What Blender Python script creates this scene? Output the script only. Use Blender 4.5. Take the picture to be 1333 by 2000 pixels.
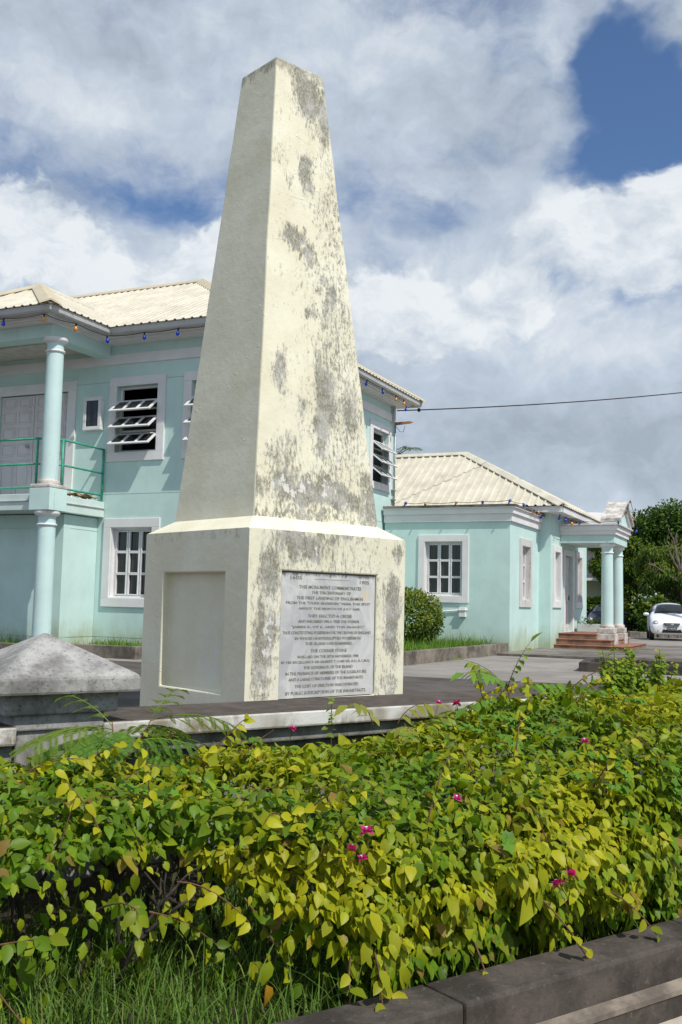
import bpy, math, random
import numpy as np
from mathutils import Matrix, Vector

for o in list(bpy.data.objects): bpy.data.objects.remove(o)
SC = bpy.context.scene
COL = SC.collection
rad = math.radians
rng = np.random.default_rng(7)
random.seed(7)

# ------------------------------------------------------------------ camera
PITCH, ROLL = rad(5.2016), rad(1.3569)
fw = Vector((0, math.cos(PITCH), math.sin(PITCH)))
up0 = Vector((0, -math.sin(PITCH), math.cos(PITCH)))
r0 = Vector((1, 0, 0))
R = math.cos(ROLL)*r0 + math.sin(ROLL)*up0
U = -math.sin(ROLL)*r0 + math.cos(ROLL)*up0
cd = bpy.data.cameras.new('camera')
cd.sensor_fit = 'VERTICAL'; cd.sensor_height = 36.0; cd.lens = 35.568
cd.clip_start = 0.1; cd.clip_end = 3000
cam = bpy.data.objects.new('camera', cd); COL.objects.link(cam)
cam.matrix_world = Matrix(((R.x, U.x, -fw.x, 0), (R.y, U.y, -fw.y, 0), (R.z, U.z, -fw.z, 1.6), (0, 0, 0, 1)))
SC.camera = cam

# ------------------------------------------------------------------ sun, sky, exposure
SUN_AZ, SUN_EL = rad(310.5), rad(53.0)          # azimuth counted from +X towards +Y
SDIR = Vector((math.cos(SUN_AZ)*math.cos(SUN_EL), math.sin(SUN_AZ)*math.cos(SUN_EL), math.sin(SUN_EL)))
sl = bpy.data.lights.new('sun', 'SUN'); sl.energy = 4.1; sl.angle = rad(0.53); sl.color = (1.0, 0.95, 0.87)
sun = bpy.data.objects.new('sun', sl); COL.objects.link(sun)
sun.rotation_euler = SDIR.to_track_quat('Z', 'Y').to_euler(); sun.location = (10, -10, 30)
SC.view_settings.view_transform = 'Standard'; SC.view_settings.look = 'None'
SC.view_settings.exposure = 0.0; SC.view_settings.gamma = 1.0; SC.view_settings.use_curve_mapping = False


class NT:
    """small helper for node trees"""
    def __init__(s, nt): s.nt = nt; s.n = nt.nodes; s.l = nt.links
    def new(s, typ, **kw):
        nd = s.n.new(typ)
        for k, v in kw.items(): setattr(nd, k, v)
        return nd
    def put(s, sock, v):
        if v is None: return
        if isinstance(v, bpy.types.NodeSocket): s.l.new(v, sock)
        else:
            if isinstance(v, (tuple, list)) and len(v) == 3 and sock.type == 'RGBA': v = (*v, 1)
            sock.default_value = v
    def math(s, op, a, b=None, c=None, clamp=False):
        nd = s.new('ShaderNodeMath', operation=op, use_clamp=clamp)
        for i, v in enumerate((a, b, c)): s.put(nd.inputs[i], v)
        return nd.outputs[0]
    def vmath(s, op, a, b=None, scale=None):
        nd = s.new('ShaderNodeVectorMath', operation=op)
        s.put(nd.inputs[0], a); s.put(nd.inputs[1], b)
        if scale is not None: s.put(nd.inputs['Scale'], scale)
        return nd.outputs['Value'] if op in ('LENGTH', 'DISTANCE', 'DOT_PRODUCT') else nd.outputs[0]
    def ramp(s, v, lo, hi, a=0.0, b=1.0, smooth=True):
        nd = s.new('ShaderNodeMapRange', interpolation_type='SMOOTHSTEP' if smooth else 'LINEAR', clamp=True)
        for i, x in enumerate((v, lo, hi, a, b)): s.put(nd.inputs[i], x)
        return nd.outputs[0]
    def noise(s, vec, scale, detail=4, rough=0.55, dist=0.0, color=False):
        nd = s.new('ShaderNodeTexNoise'); s.put(nd.inputs['Vector'], vec)
        nd.inputs['Scale'].default_value = scale; nd.inputs['Detail'].default_value = detail
        nd.inputs['Roughness'].default_value = rough; nd.inputs['Distortion'].default_value = dist
        return nd.outputs['Color'] if color else nd.outputs['Fac']
    def mix(s, fac, a, b, blend='MIX'):
        nd = s.new('ShaderNodeMix', data_type='RGBA', blend_type=blend)
        s.put(nd.inputs[0], fac); s.put(nd.inputs[6], a); s.put(nd.inputs[7], b)
        return nd.outputs[2]
    def scale(s, vec, xyz, off=(0, 0, 0)):
        nd = s.new('ShaderNodeMapping'); s.put(nd.inputs[0], vec)
        nd.inputs['Scale'].default_value = xyz; nd.inputs['Location'].default_value = off
        return nd.outputs[0]
    def xyz(s, vec):
        nd = s.new('ShaderNodeSeparateXYZ'); s.put(nd.inputs[0], vec); return nd.outputs
    def blob(s, vec, c, r):
        """soft ellipsoid 1 inside, 0 outside; c, r are 3-vectors"""
        d = s.vmath('SUBTRACT', vec, tuple(c))
        d = s.vmath('MULTIPLY', d, tuple(1/x for x in r))
        return s.ramp(s.vmath('LENGTH', d), 1.25, 0.15)


world = bpy.data.worlds.new('World'); SC.world = world; world.use_nodes = True
W = NT(world.node_tree); W.n.clear()
sky = W.new('ShaderNodeTexSky', sky_type='NISHITA'); sky.sun_disc = False
sky.sun_elevation = SUN_EL; sky.sun_rotation = math.pi/2 - SUN_AZ
sky.air_density = 1.0; sky.dust_density = 0.6; sky.ozone_density = 2.0
tc = W.new('ShaderNodeTexCoord').outputs['Generated']
dv = W.vmath('NORMALIZE', tc)
warp = W.vmath('SUBTRACT', W.noise(dv, 5.0, 5, 0.6, color=True), (0.5, 0.5, 0.5))
dw = W.vmath('ADD', dv, W.vmath('SCALE', warp, scale=0.13))
dn = W.scale(dv, (1, 1, 1.9))
big = W.noise(dn, 2.6, 9, 0.60, 0.25)
fine = W.noise(W.scale(dw, (1, 1, 1.6), (3, 1, 7)), 9.0, 8, 0.62)
dens = W.math('ADD', W.math('MULTIPLY', big, 0.75), W.math('MULTIPLY', fine, 0.45))
def sum_blobs(lst):
    acc = None
    for c, r, w in lst:
        b = W.math('MULTIPLY', W.blob(dw, c, r), w)
        acc = b if acc is None else W.math('ADD', acc, b)
    return acc
# where the deck is open, and where it is thick (world directions)
gaps = sum_blobs([((.262, .855, .440), (.055, .2, .09), -.30), ((.29, .826, .497), (.024, .2, .022), .13), ((.235, .845, .485), (.03, .2, .04), -.16), ((.225, .89, .392), (.035, .2, .03), -.15),
                  ((.097, .927, .362), (.05, .2, .022), -.12), ((.004, .921, .386), (.09, .2, .025), -.10),
                  ((-.181, .912, .372), (.10, .2, .022), -.15), ((-.10, .90, .40), (.10, .2, .02), -.08),
                  ((.2, .97, .16), (.22, .3, .12), .25), ((-.15, .87, .48), (.3, .3, .07), .14), ((.05, .87, .47), (.12, .2, .06), .12)])
dens = W.math('ADD', dens, gaps)
cover = W.ramp(dens, 0.40, 0.70)
def field(vec):
    return W.noise(W.scale(vec, (1, 1, 1.35), (3, 1, 7)), 8.0, 10, 0.60)
dw2 = W.vmath('ADD', dv, W.vmath('SCALE', warp, scale=0.11))
f0, f1 = field(dw2), field(W.vmath('ADD', dw2, (0.012, 0, 0.022)))
relief = W.math('MULTIPLY', W.math('SUBTRACT', f0, f1), 3.4)
# high grey deck
bn = W.noise(W.scale(dw, (1, 1, 1.7), (5, 2, 3)), 6.5, 8, 0.60)
bright = sum_blobs([((.26, .95, .155), (.30, .3, .07), -.30), ((.13, .975, .19), (.10, .2, .05), -.10), ((.30, .95, .08), (.2, .2, .035), .28), ((-.20, .93, .30), (.2, .2, .06), .16), ((.20, .94, .26), (.18, .2, .07), .34)])
bv = W.math('ADD', W.math('ADD', W.ramp(bn, 0.30, 0.74, 0.30, 0.66), bright), W.math('MULTIPLY', relief, .45), clamp=True)
CG, CM, CW = (3.9, 4.5, 5.15), (5.6, 6.35, 7.3), (8.3, 8.75, 9.1)
ccol = W.mix(W.ramp(bv, 0.0, 0.5, smooth=False), CG, CM)
ccol = W.mix(W.ramp(bv, 0.5, 1.0, smooth=False), ccol, CW)
skyc = W.mix(1.0, sky.outputs[0], (.78, .95, 1.15), 'MULTIPLY')
col = W.mix(W.math('MULTIPLY', cover, .93), skyc, ccol)
# bright cumulus heaps in front of it
heap = None
for c, r in (((-.285, .894, .325), (.11, .3, .062)), ((-.21, .92, .300), (.10, .3, .045)), ((-.120, .927, .325), (.06, .3, .045)), ((.262, .91, .315), (.12, .3, .070)), ((.31, .88, .36), (.07, .3, .055)),
             ((.05, .955, .275), (.09, .3, .062)), ((.15, .95, .285), (.09, .3, .045)), ((.45, .85, .30), (.2, .3, .08)), ((-.5, .82, .28), (.2, .3, .08)), ((.7, .62, .3), (.2, .3, .1)), ((-.8, .5, .3), (.2, .3, .1)), ((.2, -.9, .35), (.3, .3, .12)), ((-.5, -.8, .3), (.3, .3, .1))):
    b = W.blob(dw2, c, r); heap = b if heap is None else W.math('MAXIMUM', heap, b)
hv = W.math('ADD', heap, W.math('MULTIPLY', W.math('SUBTRACT', f0, .5), 2.9))
alpha = W.math('MULTIPLY', W.ramp(hv, .30, .66), W.ramp(heap, .0, .35))
hb = W.math('ADD', W.math('ADD', .62, W.math('MULTIPLY', relief, 1.0)), W.math('MULTIPLY', W.math('SUBTRACT', hv, .7), .10), clamp=True)
hcol = W.mix(W.ramp(hb, 0.1, .85, smooth=False), (5.3, 6.1, 7.1), (8.5, 8.9, 9.2))
col = W.mix(W.math('MULTIPLY', alpha, .92), col, hcol)
bg = W.new('ShaderNodeBackground'); W.put(bg.inputs[0], col); bg.inputs[1].default_value = 0.10
out = W.new('ShaderNodeOutputWorld'); W.l.new(bg.outputs[0], out.inputs[0])

# ------------------------------------------------------------------ materials
def mat(name, rough=0.7, spec=0.35):
    m = bpy.data.materials.new(name); m.use_nodes = True
    N = NT(m.node_tree); p = N.n['Principled BSDF']
    p.inputs['Roughness'].default_value = rough
    p.inputs['Specular IOR Level'].default_value = spec
    return m, N, p
def bump(N, p, h, strength=0.3, dist=0.01, normal=None):
    b = N.new('ShaderNodeBump'); b.inputs['Strength'].default_value = strength; b.inputs['Distance'].default_value = dist
    N.put(b.inputs['Height'], h)
    if normal is not None: N.put(b.inputs['Normal'], normal)
    N.l.new(b.outputs[0], p.inputs['Normal']); return b.outputs[0]
def objco(N): return N.new('ShaderNodeTexCoord').outputs['Object']
def simple(name, col, rough=0.6, var=0.12, scale=6.0, spec=0.35, metal=0.0, bumpy=0.0):
    m, N, p = mat(name, rough, spec); co = objco(N)
    n = N.noise(co, scale, 5, 0.6)
    dark = tuple(c*(1-var*2) for c in col); lite = tuple(min(1, c*(1+var)) for c in col)
    N.put(p.inputs['Base Color'], N.mix(N.ramp(n, 0.3, 0.7), dark, lite))
    p.inputs['Metallic'].default_value = metal
    if bumpy: bump(N, p, N.noise(co, scale*6, 5, 0.6), bumpy, 0.006)
    return m
def paint(name, col, dirt=(.16, .15, .12), amount=0.35, rough=0.62, base_stain=None, mould=False, var=.06):
    """weathered wall paint: soft mottling, vertical streaks and speckled grime"""
    m, N, p = mat(name, rough, 0.3); co = objco(N)
    mot = N.noise(co, 1.3, 5, 0.6)
    c = N.mix(N.ramp(mot, 0.3, 0.7), tuple(x*(1-var*1.6) for x in col), tuple(min(.95, x*(1+var*.5)) for x in col))
    st = N.noise(N.scale(co, (5, 5, .5)), 2.0, 6, 0.65)
    sp = N.noise(co, 22, 6, 0.7)
    g = N.ramp(N.math('ADD', N.math('MULTIPLY', st, .75), N.math('MULTIPLY', sp, .35)), .66-.1*amount, .80, 0, amount)
    c = N.mix(g, c, dirt)
    if base_stain:                                  # algae creeping up from the wet ground in an irregular band
        z = N.xyz(co)[2]
        zz = N.math('SUBTRACT', z, N.math('MULTIPLY', N.noise(N.scale(co, (1.6, 1.6, .7)), 1.5, 6, .65), 1.25))
        c = N.mix(N.ramp(zz, .12, -.62, 0, .75), c, base_stain)
    if mould:                                       # black mould patches with ragged tops at the foot of the wall
        mz = N.math('SUBTRACT', N.math('MULTIPLY', N.noise(N.scale(co, (1.1, 1.1, .5), (4, 9, 2)), 2.6, 8, .7), 2.2), N.math('MULTIPLY', z, .55))
        mz = N.math('ADD', mz, N.math('MULTIPLY', N.noise(co, 30, 6, .75), .5))
        c = N.mix(N.ramp(mz, 1.50, 1.66, 0, .85), c, (.07, .08, .07))
        c = N.mix(N.ramp(N.noise(N.scale(co, (9, 9, .35)), 1.5, 6, .7), .58, .74, 0, .22), c, (.40, .48, .45))
    N.put(p.inputs['Base Color'], c)
    h = N.math('ADD', N.noise(co, 9, 6, .6), N.math('MULTIPLY', N.noise(co, 60, 4, .6), .4))
    bump(N, p, h, 0.14, 0.012)
    return m

M = {}
MINT = (.555, .74, .70)
M['mint'] = paint('mint_wall_paint', MINT, (.19, .23, .20), .42, base_stain=(.33, .36, .19), mould=True)
M['mint_col'] = paint('mint_column_paint', (.56, .74, .72), (.28, .26, .2), .35)
M['white'] = paint('white_trim_paint', (.76, .755, .75), (.25, .24, .2), .28)
M['dirty_white'] = paint('grimy_white_trim', (.62, .60, .58), (.11, .10, .09), .9)
M['door'] = paint('pinkish_white_door_paint', (.66, .625, .63), (.35, .3, .28), .2)
M['louver'] = simple('white_sash_paint', (.72, .72, .72), .4, .03)
M['soffit'] = simple('soffit_board_paint', (.55, .50, .45), .7, .08)
M['gutter'] = paint('weathered_gutter', (.50, .50, .48), (.10, .10, .09), .9)
M['green_rail'] = simple('green_rail_paint', (.06, .38, .24), .4, .12, 14)
M['dark_glass'] = None
m, N, p = mat('window_glass', 0.05, 0.5); co = objco(N)
N.put(p.inputs['Base Color'], N.mix(N.ramp(N.noise(N.scale(co, (9, 9, .4)), 2.2, 3), .4, .7), (.012, .013, .014), (.05, .052, .054)))
M['dark_glass'] = m
M['interior'] = simple('dark_interior', (.03, .03, .032), .9, .1)
M['metal'] = simple('dull_metal', (.38, .39, .38), .45, .1, metal=.6)
M['black'] = simple('black_rubber', (.015, .015, .016), .55, .1)
M['pole_wood'] = simple('utility_pole_wood', (.16, .13, .10), .8, .2, 8)

def roof_mat():
    m, N, p = mat('cream_roof_sheet', .5, .35); co = objco(N)
    c = N.mix(N.ramp(N.noise(co, 2.0, 5, .6), .3, .7), (.52, .485, .39), (.655, .615, .50))
    rust = N.ramp(N.noise(co, 3.1, 8, .72), .56, .70, 0, .55)
    c = N.mix(rust, c, (.34, .29, .20))
    N.put(p.inputs['Base Color'], c); return m
M['roof'] = roof_mat()
M['ridge'] = paint('tan_ridge_capping', (.55, .48, .34), (.22, .19, .14), .5)

def monument_mat():
    m, N, p = mat('peeling_cream_paint', .72, .25)
    t = N.new('ShaderNodeTexCoord'); co = t.outputs['Object']; nrm = N.xyz(t.outputs['Normal'])
    face = N.math('MULTIPLY', N.ramp(N.math('MULTIPLY', nrm[1], -1.0), .55, .8), N.ramp(N.xyz(co)[1], .75, .60))             # the weather side carries the growth
    upf = N.ramp(nrm[2], .35, .7)
    flat = N.vmath('MULTIPLY', co, (1, 0, 1))
    wv = N.vmath('SUBTRACT', N.noise(N.scale(co, (1, 1, .6)), 3.2, 6, .65, color=True), (.5, .5, .5))
    fw_ = N.vmath('ADD', flat, N.vmath('MULTIPLY', wv, (.42, 0, .8)))
    BL = [(.93, 6.15, .26, .36, .34), (1.12, 5.95, .2, .45, .24), (.89, 5.30, .12, .34, .32), (.64, 5.3, .12, .2, .14), (.74, 4.60, .22, .15, .28), (.93, 4.5, .14, .17, .26),
          (.86, 3.93, .12, .12, .24), (1.10, 4.05, .17, .65, .24), (1.05, 3.0, .2, .75, .34), (.52, 3.2, .14, .34, .20), (.76, 2.9, .1, .35, .18),
          (1.38, 3.0, .2, .5, .22), (.90, 2.16, .85, .23, .42), (1.58, 2.15, .22, .38, .30), (.85, 1.90, .9, .06, .28), (1.2, 5.0, .16, .9, .15), (1.25, 3.6, .4, 1.7, .11), (1.0, 5.6, .4, .8, .06), (.55, 2.4, .3, .25, .18),
          (.62, 1.60, .44, .22, .36), (.24, 1.36, .24, .40, .28), (.18, .75, .18, .62, .30), (1.73, 1.0, .17, .56, .34), (1.80, 1.66, .14, .2, .22), (1.70, .4, .16, .2, .22),
          (.95, 1.72, .9, .07, .22), (1.25, .25, .7, .12, .2)]
    acc = None
    for x, z, rx, rz, w in BL:
        b = N.math('MULTIPLY', N.blob(fw_, (x, 0, z), (rx, 1, rz)), w)
        acc = b if acc is None else N.math('MAXIMUM', acc, b)
    n1 = N.noise(N.scale(co, (1, 1, .36)), 8.5, 10, .74)
    n2 = N.noise(N.scale(co, (1, 1, .45)), 38, 8, .78)
    n3 = N.noise(N.scale(co, (1, 1, .07)), 16, 6, .65)
    v = N.math('ADD', N.math('ADD', N.math('MULTIPLY', n1, .60), N.math('ADD', N.math('MULTIPLY', n2, .52), N.math('MULTIPLY', n3, .22))), N.math('MULTIPLY', acc, .78))
    stain = N.math('MULTIPLY', N.ramp(v, .735, .87), face)
    # grime on top edges and a little on the other faces, along the rims
    z = N.xyz(co)[2]
    rim = N.math('ADD', N.ramp(z, 6.05, 6.4, 0, .34), N.math('MULTIPLY', N.ramp(N.math('ABSOLUTE', N.math('SUBTRACT', z, 1.70)), .14, .02), .20))
    v2 = N.math('ADD', N.math('ADD', N.math('MULTIPLY', n1, .7), N.math('MULTIPLY', n2, .42)), rim)
    stain2 = N.math('MULTIPLY', N.ramp(v2, .76, .90), .8)
    s3 = N.math('MULTIPLY', N.ramp(N.math('ADD', n1, N.math('MULTIPLY', n2, .3)), .74, .86), upf)
    broad = N.math('MAXIMUM', N.blob(fw_, (1.2, 0, 3.2), (.55, 1, 3.2)), N.math('MAXIMUM', N.blob(fw_, (.85, 0, 2.1), (1.0, 1, .6)), N.blob(fw_, (.95, 0, 1.0), (1.2, 1, 1.1))))
    mott = N.math('ADD', N.math('ADD', N.math('MULTIPLY', n2, .62), N.math('MULTIPLY', N.noise(N.scale(co, (1, 1, .4)), 15, 9, .78), .45)), N.math('MULTIPLY', broad, .10))
    mott = N.math('MULTIPLY', N.ramp(mott, .605, .70, 0, .9), face)
    s = N.math('MAXIMUM', N.math('MAXIMUM', N.math('MAXIMUM', stain, mott), stain2), s3)
    zc_ = N.math('ADD', z, N.math('MULTIPLY', N.math('SUBTRACT', N.noise(co, 2.5, 5, .6), .5), .16))
    for z0_ in (5.74, 4.98, 4.52):
        ck = N.ramp(N.math('ABSOLUTE', N.math('SUBTRACT', zc_, z0_)), .005, .001, 0, .38)
        s = N.math('MAXIMUM', s, N.math('MULTIPLY', ck, N.math('MULTIPLY', N.ramp(N.noise(co, 3.1, 5, .65), .48, .60), N.math('ADD', .3, face))))
    cream = N.mix(N.ramp(N.noise(co, 2.0, 6, .6), .3, .7), (.70, .665, .50), (.785, .76, .61))
    fle = N.ramp(N.noise(co, 120, 3, .7), .62, .75, 0, .35)
    cream = N.mix(N.math('MULTIPLY', fle, face), cream, (.42, .39, .27))
    grime = N.mix(N.ramp(N.noise(co, 5, 6, .65), .42, .62), (.18, .175, .14), (.39, .385, .37))
    s = N.math('MULTIPLY', s, N.ramp(N.noise(N.scale(co, (1, 1, .6)), 62, 5, .75), .36, .50, .45, 1))
    grime = N.mix(N.ramp(n2, .47, .66, 0, .75), grime, (.075, .07, .055))
    c = N.mix(N.math('MULTIPLY', s, .88), cream, grime)
    # bare white lime where the paint has flaked low on the shaft and pedestal
    low = N.math('MAXIMUM', N.blob(fw_, (.75, 0, 2.15), (.7, 1, .26)), N.math('MAXIMUM', N.blob(fw_, (.28, 0, .75), (.2, 1, .6)), N.math('MULTIPLY', N.blob(fw_, (.9, 0, 1.5), (.5, 1, .25)), .6)))
    low = N.math('MAXIMUM', low, N.math('MULTIPLY', N.blob(fw_, (1.2, 0, 2.6), (.4, 1, .6)), .5))
    flake = N.math('MULTIPLY', N.ramp(N.math('ADD', N.noise(N.scale(co, (1, 1, .7)), 11, 6, .7), N.math('MULTIPLY', low, .15)), .66, .70), face)
    flake = N.math('MULTIPLY', flake, N.ramp(low, 0.02, .3))
    c = N.mix(N.math('MULTIPLY', flake, .9), c, (.70, .69, .66))
    # patch where the cream has worn to bluish primer inside the side panel
    pan = N.math('MULTIPLY', N.blob(N.vmath('ADD', N.vmath('MULTIPLY', co, (0, 1, 1)), N.vmath('MULTIPLY', wv, (0, .5, .7))), (0, .62, .62), (1, .14, .32)),
                 N.ramp(N.math('MULTIPLY', nrm[0], -1.0), .7, .9))
    c = N.mix(N.math('MULTIPLY', pan, N.ramp(n1, .44, .54, 0, .75)), c, (.74, .76, .80))
    N.put(p.inputs['Base Color'], c)
    vor = N.new('ShaderNodeTexVoronoi'); N.put(vor.inputs['Vector'], co); vor.inputs['Scale'].default_value = 17
    bub = N.math('MULTIPLY', N.ramp(vor.outputs['Distance'], .25, .05), N.ramp(N.noise(co, 3.0, 4, .6), .55, .64))
    h = N.math('ADD', N.math('MULTIPLY', bub, .8), N.math('MULTIPLY', N.noise(co, 11, 7, .62), .9))
    h = N.math('SUBTRACT', h, N.math('MULTIPLY', s, .5))
    h = N.math('ADD', h, N.math('MULTIPLY', N.noise(co, 70, 4, .6), .25))
    bump(N, p, h, 0.42, 0.012)
    return m
M['monument'] = monument_mat()

m, N, p = mat('grey_marble', .5, .4); co = objco(N)
vein = N.noise(N.scale(co, (1, 1, .7)), 3.2, 9, .7, 1.3)
c = N.mix(N.ramp(vein, .38, .68), (.43, .44, .45), (.62, .62, .60))
rust = N.blob(N.vmath('ADD', N.vmath('MULTIPLY', co, (1, 0, 1)), N.vmath('SCALE', N.vmath('SUBTRACT', N.noise(co, 6, 5, .6, color=True), (.5, .5, .5)), scale=.12)), (1.39, 0, 1.19), (.06, 1, .07))
c = N.mix(N.math('MULTIPLY', rust, .55), c, (.66, .50, .28))
topg = N.math('MULTIPLY', N.ramp(N.math('ADD', N.xyz(co)[2], N.math('MULTIPLY', N.noise(N.scale(co, (3, 3, 1)), 8, 6, .75), .12)), 1.405, 1.44), .9)
c = N.mix(topg, c, (.06, .06, .055))
N.put(p.inputs['Base Color'], c); M['marble'] = m
M['letter'] = simple('worn_letter_paint', (.235, .22, .18), .7, .3, 30)

def concrete(name, lite, dark, scale=2.0, rough=.85, blotch=.5, speck=(.06, .055, .05)):
    m, N, p = mat(name, rough, .25); co = objco(N)
    n = N.noise(co, scale, 8, .68)
    c = N.mix(N.ramp(n, .35, .65), dark, lite)
    c = N.mix(N.ramp(N.noise(co, scale*9, 6, .72), .56, .72, 0, blotch), c, speck)
    c = N.mix(N.ramp(N.noise(co, 48, 6, .75), .54, .66, 0, min(.8, blotch*.8)), c, tuple(x*.35 for x in dark))
    N.put(p.inputs['Base Color'], c)
    bump(N, p, N.math('ADD', N.noise(co, scale*6, 6, .65), N.math('MULTIPLY', N.noise(co, 90, 3, .6), .4)), .35, .01)
    return m
M['pier'] = concrete('lichen_grey_pier_render', (.40, .395, .38), (.17, .165, .158), 4.0, blotch=.85)
M['wall'] = concrete('grimy_whitewashed_wall', (.60, .60, .57), (.26, .255, .24), 2.6, blotch=.6)
M['wall_dark'] = concrete('dark_grey_wall_render', (.30, .31, .28), (.10, .10, .09), 2.6, blotch=.6)  # darker grey mix for the wall body and moulding below the coping
m, N, p = mat('wall_coping_stone', .85, .25)       # mossy brown top, whitewashed face
t = N.new('ShaderNodeTexCoord'); co = t.outputs['Object']; up = N.ramp(N.xyz(t.outputs['Normal'])[2], .5, .8)
face = N.mix(N.ramp(N.noise(N.scale(co, (1, 1, .6)), 5.0, 9, .72), .40, .53), (.58, .575, .545), (.235, .20, .145))
face = N.mix(N.ramp(N.noise(co, 2.0, 3), .35, .6), face, (.63, .63, .61))
top = N.mix(N.ramp(N.noise(co, 6, 8, .7), .35, .7), (.060, .048, .040), (.115, .095, .08))
N.put(p.inputs['Base Color'], N.mix(up, face, top)); bump(N, p, N.noise(co, 40, 6, .65), .4, .008); M['coping'] = m
M['kerb'] = concrete('weathered_kerb_concrete', (.092, .078, .066), (.036, .031, .026), 3.5, blotch=.5, speck=(.20, .18, .16))
M['kerb_lip'] = concrete('pale_kerb_lip', (.27, .23, .18), (.12, .10, .085), 6, blotch=.4)
M['pavement'] = concrete('sandy_pavement_concrete', (.50, .44, .36), (.34, .30, .25), 3, blotch=.3, speck=(.2, .18, .15))
M['bed_kerb'] = concrete('mossy_bed_kerb', (.27, .235, .19), (.09, .08, .065), 2.0, blotch=.8)
M['asphalt'] = concrete('dark_asphalt', (.125, .108, .098), (.06, .052, .047), .8, blotch=.45, speck=(.19, .165, .14))
M['road'] = concrete('worn_grey_road', (.31, .285, .26), (.21, .192, .175), .6, blotch=.3, speck=(.12, .11, .1))
M['apron'] = concrete('stained_concrete_apron', (.25, .225, .20), (.10, .09, .078), .9, blotch=.6)
M['soil'] = concrete('dark_soil', (.06, .048, .035), (.025, .02, .015), 5)
M['red_tile'] = concrete('red_clay_paving', (.36, .165, .11), (.24, .115, .08), 3, blotch=.35)
M['step'] = concrete('terracotta_step_riser', (.34, .21, .14), (.16, .10, .07), 3, blotch=.7)
M['plinth'] = concrete('flaking_plinth', (.66, .63, .59), (.36, .33, .30), 5, blotch=.5, speck=(.16, .11, .08))
M['lawn'] = simple('lawn_green', (.075, .13, .025), .9, .3, 2.5)

def leaf_mat(name, green, gold=None, trans=.35, rough=.42, vary=.35, dry=0):
    m, N, p = mat(name, rough, .20)
    g = N.new('ShaderNodeNewGeometry'); ri = g.outputs['Random Per Island']
    oi = N.new('ShaderNodeObjectInfo').outputs['Random']
    rr = N.math('FRACT', N.math('ADD', ri, oi))
    dark = tuple(c*(1-vary) for c in green); lite = tuple(c*(1+vary) for c in green)
    c = N.mix(rr, dark, lite)
    if gold is not None:
        at = N.new('ShaderNodeAttribute', attribute_name='gold').outputs['Fac']
        c = N.mix(at, c, N.mix(rr, tuple(x*.72 for x in gold), gold))
    co = objco(N)
    c = N.mix(N.ramp(N.noise(co, 45, 3, .6), .45, .75, 0, .35), c, tuple(x*.55 for x in green))
    if dry: c = N.mix(N.ramp(N.math('ADD', rr, N.math('MULTIPLY', N.noise(co, 60, 4, .7), .10)), 1.0-dry+.04, 1.0-dry+.07, 0, .85), c, (.24, .13, .04))
    N.put(p.inputs['Base Color'], c)
    tr = N.new('ShaderNodeBsdfTranslucent')
    N.put(tr.inputs['Color'], N.mix(1.0, c, (1.25, 1.3, .6), 'MULTIPLY'))
    ms = N.new('ShaderNodeMixShader'); ms.inputs[0].default_value = trans
    N.l.new(p.outputs[0], ms.inputs[1]); N.l.new(tr.outputs[0], ms.inputs[2])
    N.l.new(ms.outputs[0], N.n['Material Output'].inputs[0])
    return m
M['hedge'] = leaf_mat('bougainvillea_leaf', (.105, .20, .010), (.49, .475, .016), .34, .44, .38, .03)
M['ivy'] = leaf_mat('creeper_leaf', (.10, .215, .018), None, .3)
M['fern'] = leaf_mat('feathery_leaf', (.08, .20, .03), (.30, .36, .04), .35)
M['pinnate'] = leaf_mat('pinnate_leaf', (.12, .25, .03), (.34, .34, .06), .35)
M['weed'] = leaf_mat('weed_leaf', (.16, .27, .025), (.36, .38, .03), .35)
M['red_leaf'] = leaf_mat('red_leaf', (.34, .09, .05), None, .3)
M['pink'] = leaf_mat('magenta_bract', (.58, .02, .25), None, .35, .6, .2)
M['yellow'] = leaf_mat('yellow_petal', (.60, .45, .05), None, .3)
M['orange_leaf'] = leaf_mat('fallen_orange_leaf', (.62, .33, .03), None, .3)
M['grass'] = leaf_mat('grass_blade', (.095, .19, .028), (.26, .28, .07), .3, .5, .4)
M['grass_far'] = leaf_mat('bed_grass', (.11, .24, .025), (.22, .32, .05), .3, .5, .3)
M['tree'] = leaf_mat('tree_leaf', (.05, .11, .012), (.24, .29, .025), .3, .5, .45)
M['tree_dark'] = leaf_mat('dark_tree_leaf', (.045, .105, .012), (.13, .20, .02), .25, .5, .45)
M['bush'] = leaf_mat('bush_leaf', (.085, .15, .014), (.28, .31, .03), .25, .45, .4)
M['bark'] = simple('dark_bark', (.05, .04, .032), .9, .3, 18, bumpy=.5)
M['bark_pale'] = simple('pale_bark', (.20, .165, .13), .9, .25, 14, bumpy=.4)
M['twig'] = simple('brown_twig', (.14, .07, .035), .8, .2, 20)
M['car_white'] = simple('white_car_paint', (.80, .81, .83), .22, .01, 2, .5)
M['car_blue'] = simple('dark_blue_car_paint', (.012, .014, .045), .22, .05, 2, .5)
m, N, p = mat('car_window_glass', .04, .6); p.inputs['Base Color'].default_value = (.012, .016, .018, 1); M['car_glass'] = m
m, N, p = mat('headlight_lens', .1, .6); p.inputs['Base Color'].default_value = (.45, .47, .48, 1); M['lens'] = m
M['chrome'] = simple('bright_metal', (.62, .63, .64), .2, .05, metal=.9)
M['blue_bulb'] = simple('blue_bulb_glass', (.012, .05, .52), .25, .1, 30, .5)
M['orange_bulb'] = simple('orange_bulb_glass', (.80, .34, .06), .25, .1, 30, .5)
M['card'] = simple('crumpled_brown_card', (.33, .21, .11), .85, .3, 9, bumpy=.6)
M['rust'] = simple('rusty_orange_metal', (.42, .19, .06), .6, .2, 12)
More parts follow.
